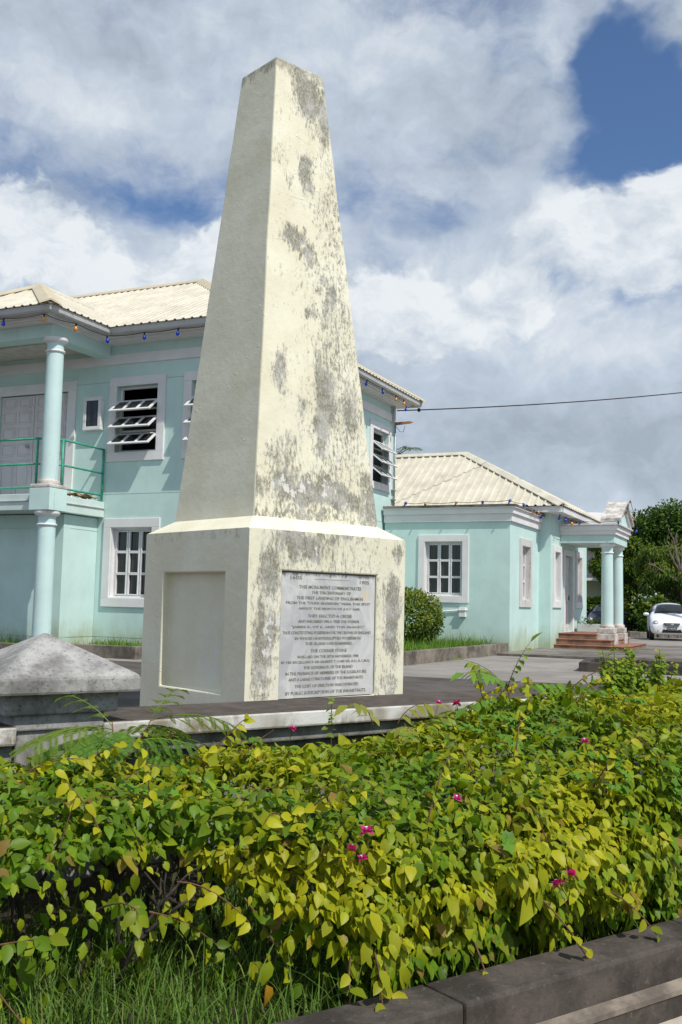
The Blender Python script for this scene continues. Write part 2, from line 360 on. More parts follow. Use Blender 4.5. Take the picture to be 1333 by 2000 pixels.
M['yellow_wood'] = simple('yellow_painted_timber', (.62, .44, .16), .6, .1)
M['house_white'] = paint('far_house_white', (.62, .61, .60), (.3, .28, .26), .3)
M['mint_trough'] = paint('pale_mint_trough', (.58, .70, .66), (.3, .3, .25), .4)

# ------------------------------------------------------------------ mesh helpers
class MB:
    def __init__(s): s.v = []; s.f = []
    def add(s, vs, fs):
        b = len(s.v); s.v += [tuple(v) for v in vs]; s.f += [tuple(i+b for i in f) for f in fs]; return s
    def box(s, x0, x1, y0, y1, z0, z1):
        return s.add([(x0, y0, z0), (x1, y0, z0), (x1, y1, z0), (x0, y1, z0), (x0, y0, z1), (x1, y0, z1), (x1, y1, z1), (x0, y1, z1)],
                     [(3, 2, 1, 0), (4, 5, 6, 7), (0, 1, 5, 4), (1, 2, 6, 5), (2, 3, 7, 6), (3, 0, 4, 7)])
    def xbox(s, m, x0, x1, y0, y1, z0, z1):
        t = MB().box(x0, x1, y0, y1, z0, z1); return s.add([m @ Vector(v) for v in t.v], t.f)
    def lathe(s, prof, n=24, c=(0, 0, 0)):
        vs, fs = [], []
        for r, z in prof:
            for i in range(n):
                a = 2*math.pi*i/n; vs.append((c[0]+r*math.cos(a), c[1]+r*math.sin(a), c[2]+z))
        for k in range(len(prof)-1):
            for i in range(n):
                j = (i+1) % n; fs.append((k*n+i, k*n+j, (k+1)*n+j, (k+1)*n+i))
        fs.append(tuple(range(n-1, -1, -1))); k = (len(prof)-1)*n; fs.append(tuple(range(k, k+n)))
        return s.add(vs, fs)
    def tube(s, pts, r, n=6):
        pts = [Vector(p) for p in pts]; rs = r if isinstance(r, (list, tuple)) else [r]*len(pts)
        vs, fs = [], []; prev = None
        for i, p in enumerate(pts):
            d = (pts[min(i+1, len(pts)-1)]-pts[max(i-1, 0)]).normalized()
            a = prev if prev is not None else (Vector((0, 0, 1)) if abs(d.z) < .9 else Vector((1, 0, 0)))
            u = (a - d*a.dot(d)); u = u.normalized() if u.length > 1e-6 else d.orthogonal().normalized(); w = d.cross(u); prev = u
            for k in range(n):
                an = 2*math.pi*k/n; vs.append(p+(u*math.cos(an)+w*math.sin(an))*rs[i])
        for i in range(len(pts)-1):
            for k in range(n):
                j = (k+1) % n; fs.append((i*n+k, i*n+j, (i+1)*n+j, (i+1)*n+k))
        fs.append(tuple(range(n-1, -1, -1))); b = (len(pts)-1)*n; fs.append(tuple(range(b, b+n)))
        return s.add(vs, fs)
    def sweep(s, prof, path):
        """closed profile [(out, z)] along a level polyline [(x, y)]; out is to the right of travel"""
        P = [Vector(p) for p in path]; n = len(prof); vs, fs = [], []
        for i, p in enumerate(P):
            ds = []
            if i > 0: ds.append((P[i]-P[i-1]).normalized())
            if i < len(P)-1: ds.append((P[i+1]-P[i]).normalized())
            ns = [Vector((d.y, -d.x)) for d in ds]; m = sum(ns, Vector((0, 0))); m.normalize(); k = 1/max(.3, m.dot(ns[0]))
            for o, z in prof: vs.append((p.x+m.x*o*k, p.y+m.y*o*k, z))
        for i in range(len(P)-1):
            for a in range(n):
                b = (a+1) % n; fs.append((i*n+a, i*n+b, (i+1)*n+b, (i+1)*n+a))
        fs.append(tuple(range(n-1, -1, -1))); b = (len(P)-1)*n; fs.append(tuple(range(b, b+n)))
        return s.add(vs, fs)
    def slab(s, L, z0, z1, t, holes=(), grooves=()):
        """wall along local x, outer face y=0, inner face y=t, with openings (x0,x1,z0,z1) and scored joints (z)"""
        gs = [(g-.006, g+.006) for g in grooves]
        xs = sorted({0., L, *[h[0] for h in holes], *[h[1] for h in holes]})
        zs = sorted({z0, z1, *[h[2] for h in holes], *[h[3] for h in holes], *[a for g in gs for a in g]})
        hole = lambda x, z: any(h[0] < x < h[1] and h[2] < z < h[3] for h in holes)
        gro = lambda z: any(a < z < b for a, b in gs)
        for i in range(len(xs)-1):
            for j in range(len(zs)-1):
                x0_, x1_, a, b = xs[i], xs[i+1], zs[j], zs[j+1]; mx, mz = (x0_+x1_)/2, (a+b)/2
                if hole(mx, mz): continue
                y = .014 if gro(mz) else 0.
                s.add([(x0_, y, a), (x1_, y, a), (x1_, y, b), (x0_, y, b)], [(0, 1, 2, 3)])
                s.add([(x0_, t, a), (x1_, t, a), (x1_, t, b), (x0_, t, b)], [(3, 2, 1, 0)])
                if y:
                    s.add([(x0_, 0, a), (x1_, 0, a), (x1_, y, a), (x0_, y, a)], [(0, 1, 2, 3)])
                    s.add([(x0_, 0, b), (x1_, 0, b), (x1_, y, b), (x0_, y, b)], [(3, 2, 1, 0)])
        for h in list(holes):
            a, b, c, d = h
            s.add([(a, 0, c), (a, t, c), (a, t, d), (a, 0, d)], [(0, 1, 2, 3)])
            s.add([(b, 0, c), (b, t, c), (b, t, d), (b, 0, d)], [(3, 2, 1, 0)])
            s.add([(a, 0, c), (b, 0, c), (b, t, c), (a, t, c)], [(0, 1, 2, 3)])
            s.add([(a, 0, d), (b, 0, d), (b, t, d), (a, t, d)], [(3, 2, 1, 0)])
        s.add([(0, 0, z0), (0, t, z0), (0, t, z1), (0, 0, z1)], [(3, 2, 1, 0)]); s.add([(L, 0, z0), (L, t, z0), (L, t, z1), (L, 0, z1)], [(0, 1, 2, 3)])
        s.add([(0, 0, z1), (L, 0, z1), (L, t, z1), (0, t, z1)], [(0, 1, 2, 3)]); return s.add([(0, 0, z0), (L, 0, z0), (L, t, z0), (0, t, z0)], [(3, 2, 1, 0)])
    def ring(s, x0, x1, z0, z1, w, y0, y1):
        """rectangular frame of width w between y0 and y1: four mitre-free bars, butted"""
        s.box(x0, x1, y0, y1, z1-w, z1); s.box(x0, x1, y0, y1, z0, z0+w)
        s.box(x0, x0+w, y0, y1, z0+w, z1-w); return s.box(x1-w, x1, y0, y1, z0+w, z1-w)
    def mesh(s, name):
        me = bpy.data.meshes.new(name); me.from_pydata(s.v, [], s.f); me.update(); return me
    def build(s, name, m=None, parent=None, smooth=False, bevel=0, loc=None, rot=None):
        return link(name, s.mesh(name), m, parent, smooth, bevel, loc, rot)

def link(name, me, m=None, parent=None, smooth=False, bevel=0, loc=None, rot=None):
    o = bpy.data.objects.new(name, me); COL.objects.link(o)
    if m is not None and not me.materials: me.materials.append(m if not isinstance(m, str) else M[m])
    if smooth:
        me.polygons.foreach_set('use_smooth', [True]*len(me.polygons))
        if smooth == 'auto': me.set_sharp_from_angle(angle=rad(40))
    if bevel:
        b = o.modifiers.new('Bevel', 'BEVEL'); b.width = bevel; b.segments = 2; b.limit_method = 'ANGLE'; b.angle_limit = rad(35)
    if parent is not None: o.parent = parent
    if loc is not None: o.location = loc
    if rot is not None: o.rotation_euler = (0, 0, rot) if not isinstance(rot, tuple) else rot
    return o
def tag(o, label=None, cat=None, group=None, kind=None):
    if label: o['label'] = label
    if cat: o['category'] = cat
    if group: o['group'] = group
    if kind: o['kind'] = kind
    return o
def thing(name, label, cat, loc=(0, 0, 0), rotz=0., group=None):
    o = bpy.data.objects.new(name, None); COL.objects.link(o); o.empty_display_size = .2
    o.location = loc; o.rotation_euler = (0, 0, rotz); return tag(o, label, cat, group)
def frame(ang, o): return Matrix.Translation(Vector(o)) @ Matrix.Rotation(rad(ang), 4, 'Z')

G = .49                                            # level of the yard above the pavement
BF = frame(-24.72, (4.1828, 24.8777, G))           # building frame
KF = frame(35.65, (.256, 3.423, 0))                # kerb and hedge frame
WF = frame(37.8, (.142, 6.695, 0))                 # boundary wall frame
PI2 = math.pi/2

# ------------------------------------------------------------------ the setting
def sheet(name, pts, z, m, thick=.3):
    n = len(pts); vs = [(x, y, z) for x, y in pts]+[(x, y, z-thick) for x, y in pts]
    fs = [tuple(range(n)), tuple(range(2*n-1, n-1, -1))]+[(i, i+n, (i+1) % n+n, (i+1) % n) for i in range(n)]
    return tag(MB().add(vs, fs).build(name, m), kind='structure')
def wxy(F_, x, y): v = F_ @ Vector((x, y, 0)); return (v.x, v.y)
sheet('ground', [wxy(WF, -400, .33), wxy(WF, 400, .33), (900, 1400), (-900, 1400)], G, 'asphalt', .8)
sheet('road', [wxy(BF, -30, -9.6), wxy(BF, 1.0, -9.3), wxy(BF, 14, -7.4), wxy(BF, 60, -4), wxy(BF, 60, 3.0), wxy(BF, 6.5, -.4), wxy(BF, 2.5, -1.2), wxy(BF, -.2, -1.3), wxy(BF, -30, -5.2)], G+.004, 'road', .003)
sheet('concrete_apron', [wxy(BF, -.2, -1.1), wxy(BF, 2.6, -.9), wxy(BF, 4.4, 1.5), wxy(BF, 5.6, 6), wxy(BF, 5.8, 9), wxy(BF, -.2, 9)], G+.05, 'apron', .046)
sheet('parking_lane', [wxy(BF, 5.9, 6), wxy(BF, 60, 14), wxy(BF, 60, 30), wxy(BF, -12, 40), wxy(BF, -12, 10), wxy(BF, 5.9, 9.2)], G+.005, 'road', .003)
sheet('pavement', [wxy(KF, -60, -3.2), wxy(KF, 60, -3.2), wxy(KF, 60, .02), wxy(KF, -60, .02)], 0, 'pavement')
sheet('street', [wxy(KF, -60, -30), wxy(KF, 60, -30), wxy(KF, 60, -3.2), wxy(KF, -60, -3.2)], -.12, 'road', .2)
sheet('planting_bed', [wxy(KF, -60, .2), wxy(KF, 60, .2), wxy(KF, 60, 5.2), wxy(KF, -60, 2.0)], .1, 'soil')
# kerb that holds the bed: two steps with a pale lip, in cast lengths
kerb = tag(MB().box(-30, 30, .02, .206, -.05, .245).build('kerb', 'kerb'), kind='structure'); kerb.matrix_world = KF
for k in range(26):
    x0 = -18.2+k*1.42; j = random.uniform(-.004, .004)
    MB().box(x0, x0+1.412, j, .226+random.uniform(-.004, .004), -.05, .26+random.uniform(-.003, .003)).build('kerb_stone', 'kerb', kerb, False, .014)
o = tag(MB().box(-30, 30, -.045, .0, -.05, .105).build('kerb_foot', 'kerb', None, False, .008), kind='structure'); o.matrix_world = KF
o = tag(MB().add([(-30, -.05, .105), (30, -.05, .105), (30, -.001, .122), (-30, -.001, .122), (-30, -.05, .085), (30, -.05, .085)], [(0, 1, 2, 3), (4, 5, 1, 0)]).build('kerb_lip', 'kerb_lip'), kind='structure'); o.matrix_world = KF
# boundary wall
wall = thing('boundary_wall', 'low boundary wall with mossy brown coping running behind the hedge', 'wall'); wall.matrix_world = WF
for x0, x1 in ((-14, -2.26), (-1.78, 14)):
    MB().box(x0, x1, .12, .60, -.1, .74).build('wall_body', 'wall_dark', wall)
    MB().box(x0, x1, .055, .63, .74, .83).build('moulding', 'wall_dark', wall, False, .01)
    MB().box(x0, x1, 0, .665, .83, .93).build('coping', 'coping', wall, False, .014)
pier = thing('gate_pier', 'grey lichen-stained wall pier with pyramid cap', 'pier'); pier.matrix_world = WF @ Matrix.Translation((-2.02, .29, 0))
MB().box(-.23, .23, -.25, .3, -.1, .90).build('shaft', 'pier', pier, False, .012)
MB().box(-.25, .25, -.27, .34, .90, .985).build('moulding', 'pier', pier, False, .01)
MB().box(-.315, .315, -.30, .34, .985, 1.095).build('neck', 'pier', pier, False, .012)
c = MB(); a = .40; c.box(-a, a, -a, a, 1.095, 1.187)
c.v = c.v[:4]+[(x, y, 1.187) for x, y, z in c.v[4:]]+[(0, 0, 1.408)]
c.f = [f for f in c.f if f != (4, 5, 6, 7)]+[(4, 5, 8), (5, 6, 8), (6, 7, 8), (7, 4, 8)]
c.build('cap', 'pier', pier, False, .016)

# ------------------------------------------------------------------ the monument
mon = thing('monument', 'tall tapering cream obelisk monument with peeling paint and marble plaque', 'monument', (-.7755, 8.6, G), rad(42))
def rect_face(mb, o, ux, uz, n, W_, H0, H1, hole, depth):
    """vertical face spanned by ux (0..W_) and z (H0..H1) with a recessed panel"""
    o, ux, n = Vector(o), Vector(ux), Vector(n)
    P = lambda x, z, d=0: o+ux*x+Vector((0, 0, z))-n*d
    a, b, c_, d_ = hole
    xs, zs = [0, a, b, W_], [H0, c_, d_, H1]
    for i in range(3):
        for j in range(3):
            dd = depth if (i == 1 and j == 1) else 0
            mb.add([P(xs[i], zs[j], dd), P(xs[i+1], zs[j], dd), P(xs[i+1], zs[j+1], dd), P(xs[i], zs[j+1], dd)], [(0, 1, 2, 3)])
    for q in ([P(a, c_), P(a, c_, depth), P(a, d_, depth), P(a, d_)], [P(b, c_, depth), P(b, c_), P(b, d_), P(b, d_, depth)],
              [P(a, c_), P(b, c_), P(b, c_, depth), P(a, c_, depth)], [P(a, d_, depth), P(b, d_, depth), P(b, d_), P(a, d_)]):
        mb.add(q, [(0, 1, 2, 3)])
PW, PD, PH = 1.90, 1.66, 1.745
pm = MB()
rect_face(pm, (0, 0, 0), (1, 0, 0), 1, (0, -1, 0), PW, -.3, PH, (.372, 1.525, .268, 1.390), .062)
rect_face(pm, (0, PD, 0), (0, -1, 0), 1, (-1, 0, 0), PD, -.3, PH, (.335, 1.320, .315, 1.366), .085)
rect_face(pm, (PW, PD, 0), (-1, 0, 0), 1, (0, 1, 0), PW, -.3, PH, (.372, 1.525, .268, 1.390), .062)
rect_face(pm, (PW, 0, 0), (0, 1, 0), 1, (1, 0, 0), PD, -.3, PH, (.335, 1.325, .315, 1.366), .085)
b0, b1 = .19, 1.868
tp = [(.55, .537, 6.39), (1.148, .537, 6.40), (1.148, 1.102, 6.40), (.55, 1.102, 6.39)]
pm.add([(0, 0, PH), (PW, 0, PH), (PW, PD, PH), (0, PD, PH), (b0, b0, b1), (PW-b0, b0, b1), (PW-b0, PD-b0, b1), (b0, PD-b0, b1)],
       [(0, 1, 5, 4), (1, 2, 6, 5), (2, 3, 7, 6), (3, 0, 4, 7)])
def weld(mb, name, m, parent, bevel, **k):
    import bmesh
    me = mb.mesh(name); bm = bmesh.new(); bm.from_mesh(me); bmesh.ops.remove_doubles(bm, verts=bm.verts, dist=.0005)
    bmesh.ops.recalc_face_normals(bm, faces=bm.faces); bm.to_mesh(me); bm.free()
    return link(name, me, m, parent, False, bevel, **k)
weld(pm, 'pedestal', 'monument', mon, .014)
sm = MB(); NS = 14                                       # shaft in rings so that its edges can be a little uneven
rings = []
for k in range(NS+1):
    f = k/NS
    for i, (bx, by) in enumerate(((b0, b0), (PW-b0, b0), (PW-b0, PD-b0), (b0, PD-b0))):
        j = (random.uniform(-.004, .004), random.uniform(-.004, .004)) if 0 < k < NS else (0, 0)
        sm.v.append((bx+(tp[i][0]-bx)*f+j[0], by+(tp[i][1]-by)*f+j[1], b1-.004+(tp[i][2]-b1)*f))
for k in range(NS):
    for i in range(4):
        j = (i+1) % 4; sm.f.append((k*4+i, k*4+j, k*4+4+j, k*4+4+i))
k = NS*4; sm.v.append((.849, .82, 6.43)); 
for i in range(4): sm.f.append((k+i, k+(i+1) % 4, k+4))
sm.build('shaft', 'monument', mon, False, .016)
plq = MB().box(.381, 1.516, .018, .06, .277, 1.381).build('plaque', 'marble', mon, False, .003)
plq['label'] = 'grey marble plaque with worn carved inscription'
LINES = [('1605', 160, 298, 135, 52), ('1905', 1030, 1155, 163, 52), ('THIS MONUMENT COMMEMORATES', 265, 1050, 245, 50), ('THE TERCENTENARY OF', 420, 915, 310, 44),
         ('THE FIRST LANDING OF ENGLISHMEN', 240, 1075, 377, 46), ('FROM THE "OLIVE BLOSSOM," NEAR THIS SPOT', 115, 1175, 442, 46), ('ABOUT THE MONTH OF JULY 1605.', 265, 1045, 510, 46),
         ('THEY ERECTED A CROSS', 380, 932, 595, 46), ('AND INSCRIBED ON A TREE THE WORDS', 265, 1030, 662, 42), ('"JAMES K. OF E. AND THIS ISLAND,"', 185, 1100, 733, 46),
         ('THUS CONSTITUTING POSSESSION FOR THE CROWN OF ENGLAND', 85, 1190, 800, 44), ('IN WHOSE UNINTERRUPTED POSSESSION', 230, 1055, 868, 44), ('THIS ISLAND HAS REMAINED.', 355, 950, 932, 44),
         ('THE CORNER STONE', 425, 878, 1018, 48), ('WAS LAID ON THE 30TH NOVEMBER 1905', 265, 1032, 1090, 42), ('BY HIS EXCELLENCY SIR GILBERT T. CARTER, R.N. K.C.M.G.', 78, 1188, 1155, 42),
         ('THE GOVERNOR OF THE ISLAND', 345, 958, 1220, 44), ('IN THE PRESENCE OF MEMBERS OF THE LEGISLATURE', 130, 1140, 1288, 44), ('AND A LARGE CONCOURSE OF THE INHABITANTS.', 170, 1105, 1358, 44),
         ('THE COST OF ERECTION WAS DEFRAYED', 245, 1040, 1440, 44), ('BY PUBLIC SUBSCRIPTION OF THE INHABITANTS.', 135, 1140, 1520, 46)]
def text_mesh(s, width, height, extr=.0012):
    cu = bpy.data.curves.new('inscription', 'FONT'); cu.body = s; cu.size = .05; cu.extrude = extr; cu.resolution_u = 2; cu.offset = .0006
    to = bpy.data.objects.new('inscription', cu); COL.objects.link(to)
    me = bpy.data.meshes.new_from_object(to.evaluated_get(bpy.context.evaluated_depsgraph_get()))
    bpy.data.objects.remove(to); bpy.data.curves.remove(cu)
    a = np.empty(len(me.vertices)*3); me.vertices.foreach_get('co', a); a = a.reshape(-1, 3)
    a[:, 0] = (a[:, 0]-a[:, 0].min())/np.ptp(a[:, 0])*width; a[:, 1] = (a[:, 1]-a[:, 1].min())/max(1e-6, np.ptp(a[:, 1]))*height
    me.vertices.foreach_set('co', a.ravel()); me.materials.clear(); me.update(); return me
def plx(u): return .381+(u-58)/1178*1.135
for s, u0, u1, yc, h in LINES:
    z = 1.381-(yc-75)/1505*1.104; hh = h/1505*1.104*.86
    link('inscription', text_mesh(s, plx(u1)-plx(u0), hh), 'letter', plq, loc=(plx(u0), .0168, z-hh/2), rot=(PI2, 0, 0))
MB().box(plx(455), plx(885), .0165, .018, 1.326, 1.330).build('inscription_rule', 'letter', plq)

# ------------------------------------------------------------------ the building
bld = thing('municipal_building', 'mint green building with white trim, two-storey block and low wing, cream metal roofs', 'building')
bld.matrix_world = BF
def A(x0, z0=0, y=0): return dict(loc=(x0, y, z0), rot=0.)
def wall_part(L, z0, z1, holes, loc, rot, grooves=(), t=.2, m='mint', name='wall'):
    return MB().slab(L, z0, z1, t, holes, grooves).build(name, m, bld, loc=loc, rot=rot)
XL = -13.0
# two-storey block
fx = lambda x: x-XL
wall_part(-3.4-XL, -.15, 6.46, [(fx(-9.57), fx(-7.67), 3.1, 5.51), (fx(-6.39), fx(-5.37), 4.13, 5.52), (fx(-4.55), fx(-3.8), 4.13, 5.52), (fx(-6.39), fx(-5.38), 1.13, 2.57)],
          (XL, -7.4, 0), 0, (.326, 3.262, 5.627))
wall_part(7.75, -.15, 6.46, [(6.38, 7.42, 4.26, 5.62)], (-3.4, -7.198, 0), PI2, (.326, 3.262, 5.627))
wall_part(-3.4-XL, -.15, 6.46, [], (-3.402, .752, 0), math.pi)
wall_part(7.8, -.15, 6.46, [], (XL+.001, .55, 0), -PI2)
MB().box(XL+.3, -3.7, -7.1, .4, 6.40, 6.44).build('ceiling', 'interior', bld)
MB().box(XL+.3, -3.7, -7.1, .4, 3.0, 3.08).build('floor', 'interior', bld)
# ground-floor room that carries the balcony
wall_part(3.58, -.1, 2.76, [], (-10.34, -8.45, 0), 0, (.326, 2.49))
wall_part(1.04, -.1, 2.76, [], (-6.758, -8.448, 0), PI2, (.326, 2.49))
wall_part(1.04, -.1, 2.76, [], (-10.342, -7.41, 0), -PI2)
# white band and eaves
eave = [(XL, -8.0), (-10.9, -8.0), (-10.9, -9.8), (-6.2, -9.8), (-6.2, -8.0), (-2.8, -8.0), (-2.8, 1.15), (XL, 1.15)]
MB().sweep([(-.02, 5.99), (.04, 5.99), (.04, 6.20), (-.02, 6.20)], [(XL, -7.4), (-3.4, -7.4), (-3.4, .55)]).build('trim_band', 'white', bld, False, .006)
cor = [(-.62, 6.40), (-.36, 6.40), (-.36, 6.435), (-.29, 6.44), (-.29, 6.475), (-.22, 6.48), (-.22, 6.515), (-.15, 6.52), (-.15, 6.57), (-.62, 6.57)]
MB().sweep(cor, eave).build('cornice', 'white', bld)
MB().sweep([(-.62, 6.571), (-.13, 6.571), (-.13, 6.50), (-.11, 6.48), (-.03, 6.47), (.0, 6.50), (.012, 6.60), (-.003, 6.602), (-.02, 6.60), (-.03, 6.585), (-.62, 6.60)], eave).build('gutter', 'gutter', bld)
def corrugated(mb, O, u, v, poly, pitch=.2, amp=.022, prof='trap', thick=.012):
    """ribbed sheet over a convex polygon given in (along eave, up slope)"""
    O, u, v = Vector(O), Vector(u).normalized(), Vector(v).normalized(); n = u.cross(v).normalized()
    if n.z < 0: n = -n
    us = [p[0] for p in poly]; u0, u1 = min(us), max(us); s = [u0]
    brk = (0., .30, .42, .58, .70) if prof == 'trap' else tuple(i/6 for i in range(6))
    k = math.floor(u0/pitch)
    while k*pitch < u1:
        s += [(k+b)*pitch for b in brk if u0 < (k+b)*pitch < u1]; k += 1
    s += [p for p in us if u0 < p < u1]; s = sorted(set(s))+[u1]
    def h(x):
        t = (x/pitch) % 1
        if prof != 'trap': return amp*.5*(1+math.cos(2*math.pi*t))
        return amp*max(0, min(1, (t-.30)/.12, (.70-t)/.12))
    def span(x):
        vs = []
        for i in range(len(poly)):
            (a, b), (c, d) = poly[i], poly[(i+1) % len(poly)]
            if min(a, c)-1e-9 <= x <= max(a, c)+1e-9:
                if abs(c-a) < 1e-9: vs += [b, d]
                else: vs.append(b+(d-b)*(x-a)/(c-a))
        return min(vs), max(vs)
    V, F_ = [], []
    for x in s:
        lo, hi = span(x); d = n*h(x)
        V += [O+u*x+v*lo+d, O+u*x+v*hi+d, O+u*x+v*lo+d-n*thick, O+u*x+v*hi+d-n*thick]
    for i in range(len(s)-1):
        a, b = 4*i, 4*i+4
        F_ += [(a, b, b+1, a+1), (a+2, a+3, b+3, b+2), (a, a+2, b+2, b), (a+1, b+1, b+3, a+3)]
    mb.add(V, F_)
def hip_roof(x0, x1, y0, y1, z, run, rise, left_hip=True, right_hip=True, faces='FRBL', runx=None):
    """returns list of (O,u,v,poly) for a hip roof; run = half depth, runx = run of hip ends"""
    runx = runx or run; sl = math.hypot(run, rise); slx = math.hypot(runx, rise); ym = y0+run; L = x1-x0; D = y1-y0
    res = []
    lx = runx if left_hip else 0; rx = runx if right_hip else 0
    if 'F' in faces: res.append(((x0, y0, z), (1, 0, 0), (0, run, rise), [(0, 0), (L, 0), (L-rx, sl), (lx, sl)]))
    if 'B' in faces: res.append(((x1, y1, z), (-1, 0, 0), (0, -run, rise), [(0, 0), (L, 0), (L-lx, sl), (rx, sl)]))
    if 'R' in faces and right_hip: res.append(((x1, y0, z), (0, 1, 0), (-runx, 0, rise), [(0, 0), (D, 0), (D/2, slx)]))
    if 'L' in faces and left_hip: res.append(((x0, y1, z), (0, -1, 0), (runx, 0, rise), [(0, 0), (D, 0), (D/2, slx)]))
    return res
ZE = 6.61
for a in hip_roof(XL-.3, -2.76, -8.04, 1.18, ZE, 4.61, 2.45, False, True, 'FRB', 4.2):
    mb = MB(); corrugated(mb, *a); mb.build('roof_slope', 'roof', bld)
sp = 2.45/4.61
for O, u, v, poly in (((-10.94, -9.84, ZE), (1, 0, 0), (0, 1, sp), [(0, 0), (4.78, 0), (2.39, 2.39*math.hypot(1, sp))]),
                      ((-6.16, -9.84, ZE), (0, 1, 0), (-1, 0, sp), [(0, 0), (1.8, 0), (4.19, 2.39*math.hypot(1, sp)), (2.39, 2.39*math.hypot(1, sp))]),
                      ((-10.94, -9.84, ZE), (0, 1, 0), (1, 0, sp), [(0, 0), (1.8, 0), (4.19, 2.39*math.hypot(1, sp)), (2.39, 2.39*math.hypot(1, sp))])):
    mb = MB(); corrugated(mb, O, u, v, poly); mb.build('roof_slope', 'roof', bld)
def ridge_cap(p, q, w=.17, m='ridge', h=.05, drop=.09):
    p, q = Vector(p), Vector(q); d = (q-p).normalized(); s = d.cross(Vector((0, 0, 1))).normalized(); up = Vector((0, 0, 1))
    pr = [(-w, -drop+h), (-w*.15, h+.012), (w*.15, h+.012), (w, -drop+h), (w, -drop+h-.02), (0, h-.02), (-w, -drop+h-.02)]
    n = len(pr); V = [p+s*a+up*b for a, b in pr]+[q+s*a+up*b for a, b in pr]
    return MB().add(V, [(i, (i+1) % n, (i+1) % n+n, i+n) for i in range(n)]+[tuple(range(n)), tuple(range(2*n-1, n-1, -1))]).build('ridge_cap', m, bld)
ridge_cap((-6.16, -9.84, ZE+.02), (-8.55, -7.45, ZE+2.39*sp+.02), .2)
ridge_cap((-10.94, -9.84, ZE+.02), (-8.55, -7.45, ZE+2.39*sp+.02), .2)
ridge_cap((-8.55, -7.45, ZE+2.39*sp), (-8.55, -5.6, ZE+2.39*sp), .15, 'roof')
ridge_cap((XL-.3, -3.43, ZE+2.45), (-6.96, -3.43, ZE+2.45), .16, 'ridge')
ridge_cap((-2.76, -8.04, ZE+.02), (-6.96, -3.43, ZE+2.45), .18)
ridge_cap((-2.76, 1.18, ZE+.02), (-6.96, -3.43, ZE+2.45), .18)
# porch: beams, ceiling, columns, balcony
MB().sweep([(-.34, 6.15), (0, 6.15), (0, 6.42), (-.34, 6.42)], [(-10.5, -7.42), (-10.5, -9.25), (-6.6, -9.25), (-6.6, -7.42)]).build('porch_beam', 'mint', bld, False, .008)
for i in range(5):
    MB().box(-10.14+.64*i, -10.14+.64*i+.632, -8.9, -7.41, 6.30, 6.33).build('soffit_panel', 'soffit', bld)
def column(parent, x, y, z0, z1, r0_, r1_, base=True, m='mint_col', capr=1.45):
    H = z1-z0
    mb = MB(); mb.lathe([(r0_, 0), (r0_, H*.3), (r0_*.97, H*.6), (r1_, H-.0)], 28)
    o = mb.build('column', m, parent, 'auto', loc=(x, y, z0))
    cap = MB().lathe([(r1_+.001, -.10), (r1_*1.12, -.095), (r1_*(capr-.08), -.075), (r1_*capr, -.055), (r1_*(capr+.03), -.03), (r1_*capr, -.001)], 32)
    cap.build('capital', 'white', o, 'auto', loc=(0, 0, H))
    MB().lathe([(r1_+.001, -.285), (r1_*1.15, -.28), (r1_*1.2, -.262), (r1_*1.15, -.243), (r1_+.001, -.238)], 32).build('astragal', 'white', o, 'auto', loc=(0, 0, H))
    if base:
        MB().lathe([(r0_*1.22, 0), (r0_*1.28, .035), (r0_*1.22, .075), (r0_*1.06, .085), (r0_+.002, .11)], 28).build('base', 'plinth', o, 'auto', loc=(0, 0, 0))
    return o
for x in (-6.67, -10.43):
    column(bld, x, -9.05, 3.27, 6.15, .172, .160)
    column(bld, x, -9.05, .02, 2.76, .178, .165)
    MB().box(x-.25, x+.25, -9.30, -8.80, 2.765, 3.19).build('column_block', 'mint', bld, False, .008)
    MB().box(x-.25, x+.25, -9.30, -8.80, 3.192, 3.27).build('column_block', 'plinth', bld, False, .02)
slab = MB().box(-10.5, -6.6, -9.16, -7.41, 2.78, 3.1).build('balcony_slab', 'mint_trough', bld, False, .01)
MB().box(-10.52, -6.575, -9.185, -7.42, 2.955, 2.968).build('slab_joint', 'gutter', slab)
rl = thing('balcony_railing', None, None); rl.parent = bld; del_keys = None
rl.name = 'railing'
P_ = [(-10.3, -9.02), (-8.6, -9.02), (-7.02, -9.02), (-6.63, -8.74), (-6.66, -7.44)]
for x, y in P_[1:]:
    MB().tube([(x, y, 3.1), (x, y, 4.22)], .026, 8).build('post', 'green_rail', rl, True)
for z in (3.24, 3.70, 4.20):
    MB().tube([(-10.4, -9.02, z), (-7.02, -9.02, z), (-6.63, -8.74, z), (-6.66, -7.43, z)], .021, 8).build('rail', 'green_rail', rl, True)
# windows ------------------------------------------------------------
def surround(mb, w, h, s, proud=.04):
    mb.ring(-s, w+s, -s, h+s, s, -proud, .002); return mb
def window_casement(loc, rot, w, h, s=.17, m='white', nx=3, nz=3, back=.12):
    wd = surround(MB(), w, h, s).build('window', m, bld, False, .006, loc, rot)
    MB().ring(0.001, w-.001, .001, h-.001, .05, back-.02, back+.05).build('window_frame', 'louver', wd, False, .005)
    bx = [.055+(w-.11)*i/nx for i in range(nx+1)]; bz = [.055+(h-.11)*i/nz for i in range(nz+1)]
    for i in range(1, nx): MB().box(bx[i]-.017, bx[i]+.017, back-.012, back+.03, .055, h-.055).build('muntin', 'louver', wd, False, .004)
    for i in range(nx):
        for j in range(nz):
            MB().ring(bx[i]+(.017 if i else .001), bx[i+1]-(.017 if i < nx-1 else .001), bz[j]+.001, bz[j+1]-.001, .026, back-.026, back+.02).build('sash_frame', 'louver', wd, False, .004)
            MB().box(bx[i]+.02, bx[i+1]-.02, back+.021, back+.026, bz[j]+.02, bz[j+1]-.02).build('pane', 'dark_glass', wd)
    MB().ring(.0005, w-.0005, .0005, h-.0005, .014, .0, back-.021).build('reveal', m, wd)
    return wd
